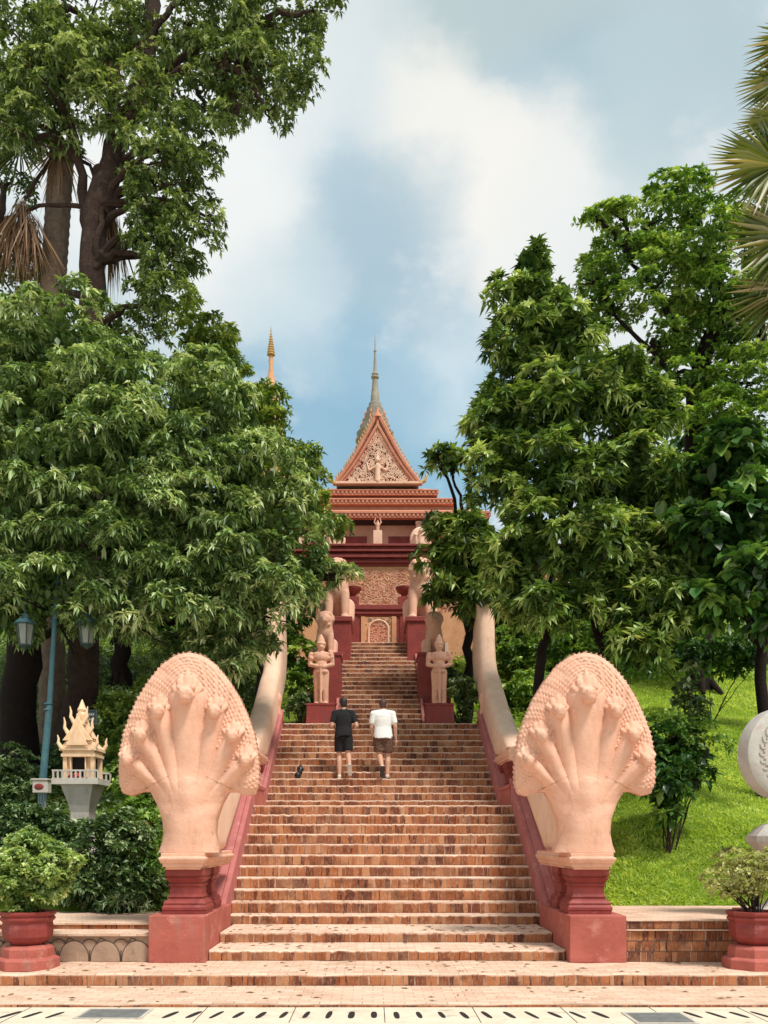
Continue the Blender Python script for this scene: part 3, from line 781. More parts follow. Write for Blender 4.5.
for lxp, yt in ((25, 613), (87, 612)):
    q = P(lxp, yt, 17); s = 17/900
    m = MB(); m.lathe([(.02,0),(.05,-.03),(.09,-.10),(.215,-.19),(.215,-.215),(.18,-.22)], q, 6); roof = m.build('lantern', M['teal'], smooth=False); wparent(roof, r)
    m = MB(); m.lathe([(.155,-.225),(.11,-.60)], q, 6); g_ = m.build('glass', M['lglass']); g_.parent = roof; 
    m = MB()
    for k in range(6):
        a = 2*math.pi*k/6; m.tube([q+Vector((.165*math.cos(a), .165*math.sin(a), -.22)), q+Vector((.118*math.cos(a), .118*math.sin(a), -.61))], .011, 6)
    m.lathe([(.13,-.60),(.13,-.625),(.07,-.66),(.03,-.70)], q, 6)
    f_ = m.build('cage', M['greenish']); f_.parent = roof

# ------------------------------------------------------------------ shrine (spirit house)
D = 15.5; s = D/FP
sx = P(83, 782, D).x; zb = P(0, 782, D).z; gz = hill(sx, D)
sh0 = r = empty('spirit_house', (sx, D, gz), 'small pale yellow spirit house with horned roof on a pedestal above the shrubs', 'shrine')
m = MB()
m.lathe([(.62,0),(.62,.1),(.36,.16),(.30,.3),(.30,zb-gz-.62),(.34,zb-gz-.50),(.52,zb-gz-.14),(.54,zb-gz-.12)], (sx, D, gz), 4, rot=R(45))
wparent(m.build('pedestal', M['concrete'], bevel=.01), r)
m = MB(); m.box(sx-.56, sx+.50, D-.42, D+.42, zb-.13, zb-.02)
for k in range(11):
    for yy in (D-.41, D+.38): m.box(sx-.54+k*.102, sx-.50+k*.102, yy, yy+.03, zb-.02, zb+.10)
m.box(sx-.55, sx+.49, D-.41, D-.37, zb+.10, zb+.13); m.box(sx-.55, sx+.49, D+.37, D+.41, zb+.10, zb+.13)
wparent(m.build('balcony', M['concrete'], bevel=.004), r)
m = MB()
W = .36
for a in (-W, W-.09):
    for b in (-.26, .18): m.box(sx+a, sx+a+.09, D+b, D+b+.08, zb-.01, zb+.37)
m.box(sx-W+.01, sx+W-.01, D+.19, D+.24, zb-.01, zb+.37)
m.box(sx-.20, sx-.17, D-.26, D-.2, zb, zb+.37); m.box(sx+.14, sx+.17, D-.26, D-.2, zb, zb+.37)
m.box(sx-W+.02, sx-.17, D-.2, D-.18, zb, zb+.37); m.box(sx+.17, sx+W-.02, D-.2, D-.18, zb, zb+.37)
m.box(sx-W-.03, sx+W+.03, D-.30, D+.28, zb+.37, zb+.43); m.box(sx-W-.0, sx+W+.0, D-.28, D+.26, zb+.43, zb+.48); m.box(sx-W-.06, sx+W+.06, D-.33, D+.31, zb+.48, zb+.53)
wparent(m.build('house', M['yellow'], bevel=.004), r)
m = MB()
for (w_, z0, h_, y0, y1) in ((.42,.53,.42,-.30,.28), (.34,.66,.46,-.34,-.24), (.28,.72,.50,-.20,.18)):
    m.prism_y([(sx-w_, zb+z0), (sx+w_, zb+z0), (sx+w_*.42, zb+z0+h_*.45), (sx, zb+z0+h_), (sx-w_*.42, zb+z0+h_*.45)], D+y0, D+y1)
m.prism_y([(sx-.26, zb+.57), (sx+.26, zb+.57), (sx, zb+.95)], D-.37, D-.34)
wparent(m.build('roof', M['yellow'], bevel=.004), r)
for sgn in (-1, 1):
    for (bx, bz, hh, yy) in ((.40,.56,.20,-.30), (.27,.82,.26,-.26), (.14,1.02,.26,-.24), (.40,.56,.20,.26)):
        m = MB(); p = Vector((sx+sgn*bx, D+yy, zb+bz)); m.tube([p+Vector((-sgn*.05,0,-.06)), p+Vector((sgn*.05,0,hh*.3)), p+Vector((sgn*.04,0,hh*.65)), p+Vector((sgn*.065,0,hh))], [.05,.038,.026,.010], 8)
        wparent(m.build('horn_finial', M['yellow'], smooth=True), r)
m = MB(); m.lathe([(.13,-.08),(.13,.05),(.09,.09),(.11,.14),(.07,.2),(.04,.27),(.008,.33)], (sx, D-.05, zb+1.10), 14)
wparent(m.build('top_finial', M['yellow'], smooth=True), r)
m = MB(); m.box(sx-W+.1, sx+W-.1, D-.15, D+.18, zb, zb+.36); wparent(m.build('interior_shade', M['dark']), r)  # solid black box painted as the shade inside the house
r2 = empty('offering', (sx-.05, D-.26, zb-.02), 'folded red cloth offering at the door of the spirit house', 'offering')
m = MB(); m.ball((sx-.08, D-.27, zb+.05), (.11,.06,.07)); m.ball((sx+.03, D-.26, zb+.03), (.09,.05,.05)); m.ball((sx-.03, D-.25, zb+.10), (.06,.04,.05))
sculpt(m, 'cloth', M['redcloth'], None, .012, 2); wparent(bpy.data.objects['cloth'], r2)
r3 = empty('electrical_box', P(42, 793, 16.6), 'small white box fixed at the foot of the teal lamp post', 'box')
q = P(42, 787, 16.6); m = MB(); m.box(q.x-.14, q.x+.14, q.y-.1, q.y+.1, q.z-.11, q.z+.12); m.box(q.x-.16, q.x+.16, q.y-.12, q.y+.12, q.z+.12, q.z+.15)
wparent(m.build('casing', M['concrete'], bevel=.008), r3)
m = MB(); m.ball((q.x-.02, q.y-.10, q.z), (.09,.015,.06)); wparent(m.build('rusty_face', M['maroon'], smooth=True), r3)
m = MB()
for dx in (-.1, 0, .1): m.tube([(q.x+dx*.4, q.y, q.z-.1), (q.x+dx, q.y, hill(q.x, q.y)-.05)], .015, 6)
wparent(m.build('leg', M['steel']), r3)
sh0.scale = (.74, .9, .945); sh0.location.z += .14
# small sign behind the shrine: board with pale lettering strokes
q = P(88, 717, 16.4)
r4 = empty('tree_sign', (q.x, 16.4, hill(q.x, 16.4)), 'small dark board with pale lettering behind the spirit house roof', 'sign')
m = MB(); m.box(q.x-.17, q.x+.17, 16.39, 16.41, q.z-.13, q.z+.13); wparent(m.build('board', M['sign_dark']), r4)
m = MB()
for a, b, c_, e in ((-.17,.17,.115,.13),(-.17,.17,-.13,-.115),(-.17,-.155,-.115,.115),(.155,.17,-.115,.115)): m.box(q.x+a, q.x+b, 16.380, 16.388, q.z+c_, q.z+e)
wparent(m.build('board_frame', M['greenish']), r4)
m = MB()
for row, zz in enumerate((.045, -.045)):
    x_ = -.12
    while x_ < .11:
        wq = .022; m.tube([(q.x+x_, 16.382, q.z+zz-.02), (q.x+x_, 16.382, q.z+zz+.015), (q.x+x_+wq*.6, 16.382, q.z+zz+.022), (q.x+x_+wq*.7, 16.382, q.z+zz-.02)], .0045, 5); x_ += .036
wparent(m.build('lettering', M['sign_text']), r4)
m = MB(); m.tube([(q.x, 16.42, hill(q.x,16.4)-.1), (q.x, 16.42, q.z+.1)], .015, 6); wparent(m.build('post', M['steel']), r4)

# ------------------------------------------------------------------ guardians, lions
def guardian(lab, xc):
    r = empty('guardian_statue', (xc, 22.6, Z(2.775)), lab, 'statue', 'guardian statues flanking the upper flight')
    m = MB(); rings = []
    for k, t in ((.36,0),(.335,.50),(.35,.51),(.35,.56)): rings.append([(-k,-k,t),(k,-k,t),(k,k,t),(-k,k,t)])
    m.loft(rings); m.build('plinth', M['maroon'], r, bevel=.008)
    m = MB(); B = .56
    for s in (-1, 1):
        capsule(m, (s*.105,0,B+.05), (s*.10,0,B+.45), .080, .085); capsule(m, (s*.10,0,B+.45), (s*.09,0,B+.82), .088, .115)
        m.ball((s*.11,-.07,B+.03), (.075,.14,.045))
        capsule(m, (s*.255,0,B+1.27), (s*.285,.0,B+1.02), .066, .055); capsule(m, (s*.285,0,B+1.02), (s*.05,-.17,B+.93), .056, .042)
        m.tube([(s*.235,0,B+1.20), (s*.275,0,B+1.16)], .085, 12)
        m.ball((s*.085,.01,B+1.50), (.03,.03,.065))
    m.ball((0,-.18,B+.94), (.07,.05,.06))
    m.tube([(0,-.19,B+.02), (0,-.19,B+.95)], [.035,.03], 10); m.ball((0,-.18,B+.05), .05)
    m.ball((0,0,B+.86), (.19,.13,.13)); m.ball((0,0,B+1.02), (.155,.11,.16)); m.ball((0,0,B+1.20), (.215,.125,.15)); m.ball((0,.0,B+1.28), (.235,.10,.07))
    m.tube([(0,0,B+.80), (0,0,B+.88)], [.20,.185], 16)
    m.prism_y([(-.06,B+.85),(.06,B+.85),(.045,B+.30),(-.045,B+.30)], -.15, -.09)
    capsule(m, (0,0,B+1.28), (0,0,B+1.40), .07, .065); m.ball((0,-.01,B+1.47), (.098,.105,.125)); m.ball((0,-.11,B+1.45), (.022,.025,.035))
    m.tube([(0,0,B+1.52), (0,0,B+1.56)], [.125,.12], 14)
    m.lathe([(.11,0),(.09,.05),(.095,.07),(.065,.11),(.07,.13),(.03,.19),(.01,.23)], (0,0,B+1.56), 14)
    sculpt(m, 'figure', M['sand'], r, .014, 2); return r
g1 = guardian('standing guardian statue holding a staff on maroon plinth at the left of upper flight', AX-1.48)
g2 = copy_tree(g1); g2.location.x = AX+1.48; g2['label'] = 'standing guardian statue holding a staff on maroon plinth at the right of upper flight'

def lion(name, lab, loc, sc_, mane=1.0, group='lion statues beside the upper flight', plinth=.5, pw=.42):
    r = empty(name, loc, lab, 'statue', group); r.scale = (sc_, sc_, sc_)
    m = MB()
    for s in (-1, 1):
        capsule(m, (s*.15,-.14,.05), (s*.14,-.10,.50), .075, .095); m.ball((s*.15,-.20,.035), (.085,.12,.045))
        capsule(m, (s*.20,.16,.10), (s*.17,.26,.34), .12, .16); m.ball((s*.22,.0,.04), (.08,.18,.05))
        m.ball((s*.13,-.14,1.06), (.045,.03,.05))
        m.ball((s*.05,-.29,.93), (.03,.03,.03))
    capsule(m, (0,.24,.28), (0,-.02,.62), .23, .22); m.ball((0,-.10,.60), (.20,.14,.22))
    capsule(m, (0,-.04,.62), (0,-.06,.88), .20, .19)
    m.ball((0,-.03,.90), (.235*mane,.20,.235)); m.ball((0,-.16,.90), (.15,.14,.15)); m.ball((0,-.27,.85), (.095,.08,.075)); m.ball((0,-.25,.79), (.08,.07,.035))
    m.tube([(0,.42,.2), (0,.5,.45), (0,.42,.75)], [.05,.045,.05], 8)
    for k in range(9):
        a = math.pi*(k/8); m.ball((.21*mane*math.cos(a), -.08, .92+.19*math.sin(a)), .055)
    for k in range(5): m.ball((-.12+.06*k, -.23, .70-.03*abs(2-k)*-1), .035)
    sculpt(m, 'lion_body', M['sand'], r, .022, 2)
    m = MB(); m.box(-pw, pw, -.42, .55, -plinth, 0); m.box(-pw-.03, pw+.03, -.45, .58, -.09, -.003)
    m.build('plinth', M['maroon'], r, bevel=.01); return r
l1 = lion('lion_statue', 'smaller seated lion behind the left guardian', (AX-1.50, 24.9, Z(5.05)), 1.05, plinth=1.4)
l2 = lion('lion_statue', 'smaller seated lion behind the right guardian', (AX+1.50, 24.9, Z(5.05)), 1.05, plinth=1.4)
l3 = lion('lion_statue', 'tall seated lion on top plinth left of the stair head', (AX-1.30, 28.0, Z(6.72)), 1.7, .9, plinth=.9, pw=.26)
l4 = lion('lion_statue', 'tall seated lion on top plinth right of the stair head', (AX+1.30, 28.0, Z(6.72)), 1.7, .9, plinth=.9, pw=.26)

# flank walls of the upper flight (stepped maroon masonry) and pink edge strips
for s, lab in ((-1, 'stepped maroon flank wall left of the upper flight'), (1, 'stepped maroon flank wall right of the upper flight')):
    r = empty('flank_wall', (AX+s*1.4, 23.5, Z(2.78)), lab, 'wall', 'stepped flank walls')
    m = MB(); p, q = sorted((AX+s*1.17, AX+s*1.95))
    for k in range(7):
        y0 = 23.35 + k*.72; zt = 3.15 + .46*k
        m.box(p, q, y0, y0+.74, Z(2.5), Z(zt+.03*(k%2)-.08)); m.box(p-.03, q+.03, y0-.03, y0+.72, Z(zt-.08+.03*(k%2)), Z(zt))
    wparent(m.build('masonry', M['maroon'], bevel=.01), r)
    m = MB(); p, q = sorted((AX+s*1.10, AX+s*1.165))
    m.prism_x([(23.2, Z(2.80)), (27.5, Z(5.50)), (27.5, Z(5.72)), (23.2, Z(3.02))], p, q)
    wparent(m.build('edge_strip', M['pink']), r)
    m = MB(); p, q = sorted((AX+s*.98, AX+s*1.16)); m.box(p, q, 27.5, 29.2, Z(5.2), Z(6.35)); wparent(m.build('end_block', M['red'], bevel=.01), r)

# ------------------------------------------------------------------ panel wall at the stair head
r = empty('panel_wall', (AX, 29.2, Z(6.17)), 'maroon wall with a carved arched panel at the head of the stairs', 'wall')
m = MB(); YW = 29.3
m.box(AX-1.05, AX-.60, YW, YW+.35, Z(6.1), Z(7.22)); m.box(AX+.60, AX+1.05, YW, YW+.35, Z(6.1), Z(7.22)); m.box(AX-.6, AX+.6, YW+.12, YW+.35, Z(6.1), Z(7.22))
for s in (-1,1):
    m.box(AX+s*.80-.10, AX+s*.80+.10, YW-.04, YW, Z(6.1), Z(7.2))
for k, (zz, o_) in enumerate(((7.22,.02),(7.28,.07),(7.34,.04),(7.42,.10),(7.50,.06))): m.box(AX-1.06-o_, AX+1.06+o_, YW-o_, YW+.36+o_, Z(zz), Z(zz+(.06 if k<2 else .08)-.002))
for s in (-1,1): m.box(AX+s*.84-.20, AX+s*.84+.20, YW-.02, YW+.34, Z(7.58), Z(7.86))
wparent(m.build('masonry', M['maroon'], bevel=.008), r)
def carved(name, x0, x1, y, z0, z1, mat, parent, n, rad, seed, shape=None):
    "relief of small curling tendrils on a face"
    rs = random.Random(seed); m = MB()
    for _ in range(n):
        x, z = rs.uniform(x0, x1), rs.uniform(z0, z1)
        if shape and not shape(x, z): continue
        r0 = rs.uniform(.6, 1.3)*rad; ph = rs.uniform(0, 6.28); sgn = rs.choice((-1, 1)); pts = []
        for i in range(7):
            t = i/6*4.8; rr = r0*(1-i/8); pts.append((x+rr*math.cos(ph+sgn*t), y, z+rr*math.sin(ph+sgn*t)))
        m.tube(pts, [rad*.18*(1.2-i*.1) for i in range(7)], 5)
    return wparent(m.build(name, mat, smooth=True), parent)
m = MB(); m.box(AX-.585, AX+.585, YW-.02, YW+.11, Z(6.12), Z(7.2))
for s in (-1,1): m.box(AX+s*.50-.07, AX+s*.50+.07, YW-.06, YW-.02, Z(6.12), Z(7.2))
wparent(m.build('panel', M['ochre'], bevel=.006), r)
m = MB()
pts = [(AX-.32, Z(6.17))] + [(AX+.32*math.cos(math.pi*(1-k/12)), Z(6.78)+.30*math.sin(math.pi*k/12)) for k in range(13)] + [(AX+.32, Z(6.17))]
m.prism_y(pts, YW-.035, YW-.018); wparent(m.build('arched_recess', M['roof_orange']), r)
m = MB(); m.tube([(x, YW-.05, z) for x, z in pts], .035, 8); wparent(m.build('arch_moulding', M['cream'], smooth=True), r)
carved('relief', AX-.27, AX+.27, YW-.045, Z(6.25), Z(7.0), M['sand'], r, 45, .07, 3)
carved('border_relief', AX-.56, AX+.56, YW-.03, Z(6.2), Z(7.15), M['spire'], r, 160, .05, 4, lambda x, z: abs(x-AX) > .37 or z > Z(7.05))
for s, lab in ((-1, 'maroon bowl urn on the left post of the panel wall'), (1, 'maroon bowl urn on the right post of the panel wall')):
    m = MB(); m.lathe([(.12,0),(.14,.03),(.09,.07),(.10,.10),(.22,.17),(.28,.27),(.29,.33),(.25,.33),(.2,.28)], (AX+s*.84, YW+.16, Z(7.86)), 18)
    tag(m.build('urn', M['maroon'], smooth=True), lab, 'urn', 'urns on the panel wall')

# ------------------------------------------------------------------ temple
TY = 35.2; tx = .18
T0 = empty('temple', (tx, TY, Z(10.6)), 'temple with tiered orange roofs, carved gable and grey-green spire at the top', 'temple')
def tp(name, m, mat, **k): return wparent(m.build(name, mat, **k), T0)
m = MB(); m.box(tx-7, tx+7, 33.0, 48, Z(5.0), Z(9.95)); tp('terrace_wall', m, M['ochre'])
carved('terrace_relief', tx-3, tx+3, 32.99, Z(8.3), Z(9.8), M['sand'], T0, 900, .09, 5)
carved('terrace_relief', tx-3, tx+3, 32.985, Z(8.3), Z(9.8), M['roof_orange'], T0, 500, .08, 6)
m = MB()
for zz, o_, hh in ((9.96,.05,.10),(10.06,.16,.07),(10.13,.08,.10),(10.23,.24,.10),(10.33,.12,.10),(10.43,.30,.06),(10.49,.22,.12),(10.61,.34,.08)):
    m.box(tx-7-o_, tx+7+o_, 33-o_, 48+o_, Z(zz+.001), Z(zz+hh))
tp('cornice', m, M['maroon'], bevel=.01)
# cella
m = MB(); m.box(tx-3.1, tx+3.1, TY, TY+7, Z(10.6), Z(13.1)); tp('wall', m, M['sand'])
m = MB()
for a, b in ((-1.30,-.42), (.42,1.30), (-2.6,-1.9), (1.9,2.6)):
    m2 = MB(); m2.box(tx+a, tx+b, TY-.05, TY+.02, Z(10.7), Z(11.78)); wdw = tp('window', m2, M['maroon'])
    m2 = MB()
    for k in range(1, 8): xx = tx+a+(b-a)*k/8; m2.lathe([(.03,0),(.045,.3),(.02,.35),(.045,.6),(.03,1.1)], (xx, TY-.09, Z(10.62)), 8)
    q = m2.build('bars', M['roof_orange']); q.parent = wdw; q.matrix_parent_inverse = Matrix.Translation(-T0.location)
for xx in (-1.62, 1.62, -2.95, 2.95):
    m = MB()
    for w_, z0, z1 in ((.17,10.6,10.9),(.13,10.9,12.1),(.155,12.1,12.21)): m.box(tx+xx-w_, tx+xx+w_, TY-.40-w_, TY-.40+w_, Z(z0), Z(z1))
    tp('column', m, M['cream'], bevel=.01)
m = MB(); m.box(tx-3.3, tx+3.3, TY-.45, TY+.1, Z(12.22), Z(12.33)); tp('beam', m, M['black_wood'])
m = MB(); m.box(tx-3.3, tx+3.3, TY-.50, TY+.1, Z(12.332), Z(12.60)); tp('lintel', m, M['roof_orange'])
m = MB(); m.box(tx-.17, tx+.17, TY-.85, TY-.51, Z(10.6), Z(11.75)); tp('post', m, M['cream'], bevel=.01)
m = MB()
B = Vector((tx, TY-.72, Z(11.78)))
capsule(m, B+Vector((0,0,.05)), B+Vector((0,0,.42)), .10, .12); m.ball(B+Vector((0,0,.58)), .085)
for s in (-1,1):
    capsule(m, B+Vector((s*.11,0,.42)), B+Vector((s*.20,0,.56)), .045, .04); capsule(m, B+Vector((s*.20,0,.56)), B+Vector((s*.13,0,.80)), .04, .035); capsule(m, B+Vector((s*.06,0,.02)), B+Vector((s*.06,-.02,.0)), .07, .05)
m.v = [(B.x+(v_[0]-B.x)*.66, B.y+(v_[1]-B.y)*.66, B.z+(v_[2]-B.z)*.62-.03) for v_ in m.v]
o = sculpt(m, 'garuda_figure', M['sand'], None, .014, 2); wparent(o, T0)
# tiered eaves: each a fascia plus a sloping roof skirt
def tier(half, yf, z0, z1, z2, back, inset):
    m = MB()
    m.box(tx-half, tx+half, yf, back, Z(z0), Z(z0+.055)); m.box(tx-half+.03, tx+half-.03, yf+.03, back, Z(z0+.055), Z(z0+.16)); m.box(tx-half-.03, tx+half+.03, yf-.03, back, Z(z0+.16), Z(z1))
    q = [(tx-half-.03, yf-.03), (tx+half+.03, yf-.03), (tx+half+.03, back), (tx-half-.03, back)]
    q2 = [(tx-half+inset, yf+inset), (tx+half-inset, yf+inset), (tx+half-inset, back), (tx-half+inset, back)]
    m.loft([[(a, b, Z(z1+.001)) for a, b in q], [(a, b, Z(z2)) for a, b in q2]])
    o = tp('roof_tier', m, M['roof_orange'], bevel=.01)
    m = MB(); n = int(half*2/.16)
    for k in range(n+1):
        x = tx-half + k*half*2/n; m.box(x-.045, x+.045, yf-.02, yf+.05, Z(z0+.06), Z(z0+.15))
    tp('antefix_row', m, M['roof_orange'])
    return o
tier(4.3, 34.5, 12.28, 12.52, 12.98, 44, 1.0)
tier(3.0, 34.9, 12.95, 13.16, 13.50, 44, .8)
tier(2.35, 35.2, 13.42, 13.62, 13.86, 44, .5)
# gable
G0 = 13.86; GA = 16.55; gw = 1.62; gy = 35.3
def gx(t): return gw*(1-t)**1.06*(1-.10*math.sin(math.pi*t))
prof = [(tx+gx(k/12), Z(G0+(GA-G0)*k/12)) for k in range(13)] + [(tx-gx(k/12), Z(G0+(GA-G0)*k/12)) for k in range(11, -1, -1)]
m = MB(); m.prism_y(prof, gy, 43.5); tp('roof', m, M['spire'])
prin = [(tx+(gx(k/12)-.17)*1.0 if gx(k/12) > .17 else tx, Z(G0+.02+(GA-G0-.35)*k/12)) for k in range(12)] + [(tx-(gx(k/12)-.17) if gx(k/12) > .17 else tx-.001, Z(G0+.02+(GA-G0-.35)*k/12)) for k in range(11, -1, -1)]
m = MB(); m.prism_y([(tx-1.38, Z(G0+.02)), (tx+1.38, Z(G0+.02)), (tx+.62, Z(G0+1.32)), (tx, Z(G0+2.30)), (tx-.62, Z(G0+1.32))], gy-.06, gy+.05); tp('gable_panel', m, M['maroon'])
ins = lambda x, z: abs(x-tx) < 1.27*(1-(z-Z(G0+.02))/2.25)
carved('gable_relief', tx-1.3, tx+1.3, gy-.09, Z(G0+.08), Z(G0+2.2), M['cream'], T0, 1200, .085, 9, ins)
m = MB(); capsule(m, (tx, gy-.12, Z(G0+.1)), (tx, gy-.12, Z(G0+.7)), .12, .10); m.ball((tx, gy-.12, Z(G0+.9)), .10); m.lathe([(.08,0),(.05,.1),(.01,.28)], (tx, gy-.12, Z(G0+.95)), 10)
for s in (-1,1): capsule(m, (tx+s*.1, gy-.12, Z(G0+.65)), (tx+s*.34, gy-.12, Z(G0+.50)), .05, .04); capsule(m, (tx+s*.34, gy-.12, Z(G0+.50)), (tx+s*.42, gy-.12, Z(G0+.80)), .04, .03)
o = sculpt(m, 'gable_figure', M['cream'], None, .025, 2); wparent(o, T0)
m = MB()
for s in (-1, 1):
    for off, rr, yy in ((0, .085, gy-.12), (.13, .07, gy-.10), (.24, .04, gy-.08)):
        m.tube([(tx+s*max(0, gx(k/12)-off+.02), yy, Z(G0+(GA-G0-off*1.6)*k/12+.03)) for k in range(13)], rr, 6)
m.lathe([(.14,0),(.10,.12),(.05,.25),(.01,.45)], (tx, gy-.12, Z(GA-.1)), 10)
tp('bargeboard', m, M['roof_orange'], smooth=True)
m = MB()
for s in (-1, 1):
    for k in range(1, 20):
        t = k/20; p = Vector((tx+s*(gx(t)+.07), gy-.10, Z(G0+(GA-G0)*t+.08))); m.tube([p, p+Vector((s*.05,0,.07)), p+Vector((s*.03,0,.15))], [.04,.03,.005], 6)
    p = Vector((tx+s*(gw+.02), gy-.12, Z(G0+.02))); m.tube([p, p+Vector((s*.2,0,.08)), p+Vector((s*.26,0,.25)), p+Vector((s*.22,0,.42))], [.09,.08,.05,.01], 8)
tp('roof_crockets', m, M['gold'])
m = MB(); m.box(tx-1.75, tx+1.75, gy-.2, gy+.1, Z(G0-.02), Z(G0+.06)); tp('gable_base', m, M['cream'])
# spire
m = MB(); S = 40/FP; cz = lambda y: Z((838-y)*S)
pr = []
tiers_y = [(486,1.625),(478,1.517),(477,1.336),(468,1.242),(467,1.098),(459,1.026),(458,0.903),(450,0.838),(449,0.737),(441,0.798),(440,0.706),(434,0.754),(433,0.66),(427,0.622),(426,0.538),(421,0.519),(420,0.444),(415,0.424),(414,0.358),(409,0.339),(408,0.273),(404,0.255),(403,0.198),(397,0.191),(389,0.149),(379,0.115),(378,0.172),(376.5,0.172),(376,0.103),(374.5,0.149),(373,0.13),(372.5,0.08),(360,0.055),(352,0.045),(351,0.07),(350,0.03),(342,0.02),(334,0.008)]
for i_, (y_, rr) in enumerate(tiers_y):
    pr.append((rr*(1.10 if (i_ % 2 == 1 and y_ > 402) else 1), cz(y_)-Z(0)))
    if i_ % 2 == 1 and y_ > 402: pr.append((rr*.92, cz(y_-.9)-Z(0)))
m.lathe([(a, b) for a, b in pr], (tx-.09, 41.0*0+40, Z(0)), 20, rot=R(9)); tp('spire', m, M['spire'])
m = MB()
for (y_, rr) in ((441,.80),(434,.70),(427,.60),(421,.50),(415,.42)):
    n = 12 if rr > .8 else 8
    for k in range(n):
        a = 2*math.pi*(k+.5)/n; p = Vector((tx-.09+rr*math.cos(a), 40+rr*math.sin(a), cz(y_+3))); m.tube([p, p+Vector((.05*math.cos(a), .05*math.sin(a), .12)), p+Vector((0,0,.26))], [.06,.05,.01], 6)
tp('spire_ornaments', m, M['roof_orange'])
# cream hoods on the terrace corners
def small_hood(x, lab):
    r = empty('terrace_serpent', (x, 34.0, Z(10.69)), lab, 'statue', 'cream serpent hoods on the temple terrace')
    m = MB(); m.ball((0,0,.55), (.42,.16,.52), 20, 14); m.ball((0,-.06,.2), (.34,.2,.28)); capsule(m, (0,-.12,.15), (0,-.16,.80), .13, .10); m.ball((0,-.22,.84), (.09,.1,.08))
    for s in (-1,1):
        capsule(m, (s*.08,-.08,.2), (s*.22,-.14,.66), .08, .07); m.ball((s*.22,-.19,.70), (.07,.08,.06))
    sculpt(m, 'hood', M['cream'], r, .025, 2)
    m = MB(); m.box(-.42,.42,-.3,.3,-.02,.09); m.build('plinth', M['cream'], r); return r
small_hood(-1.45, 'cream serpent hood at the left end of the temple terrace')
small_hood(1.80, 'cream serpent hood at the right end of the temple terrace')

# small gilded tower finial behind the left trees
q = P(271, 360, 46)
r = empty('stupa', (q.x, 46, Z(11.4)), 'slim gilded stupa spire rising behind the yellow-green tree', 'stupa')
m = MB(); H = lambda y: (838-y)*46/FP - 11.4
m.lathe([(1.6,0),(1.6,1),(1.3,1.2),(1.3,3),(1.0,4),(.9,6),(.8,8),(.5,10),(.4,11),(.2,H(380)),(.13,H(372)),(.10,H(366)),(.13,H(361)),(.09,H(356))], (q.x,46,Z(11.4)), 20); wparent(m.build('bell', M['ochre'], smooth=True), r)
m = MB(); pr = []
ylist = np.linspace(355, 332, 10)
for i, y_ in enumerate(ylist):
    rr = .21*(1-i/10.5)**.9; pr += [(rr*.72, H(y_+.6)), (rr, H(y_)), (rr*.98, H(y_-.8)), (rr*.62, H(y_-1.2))]
pr += [(.03, H(330)), (.008, H(326))]
m.lathe(pr, (q.x,46,Z(11.4)), 16); wparent(m.build('ringed_spire', M['gold'], smooth=False), r)

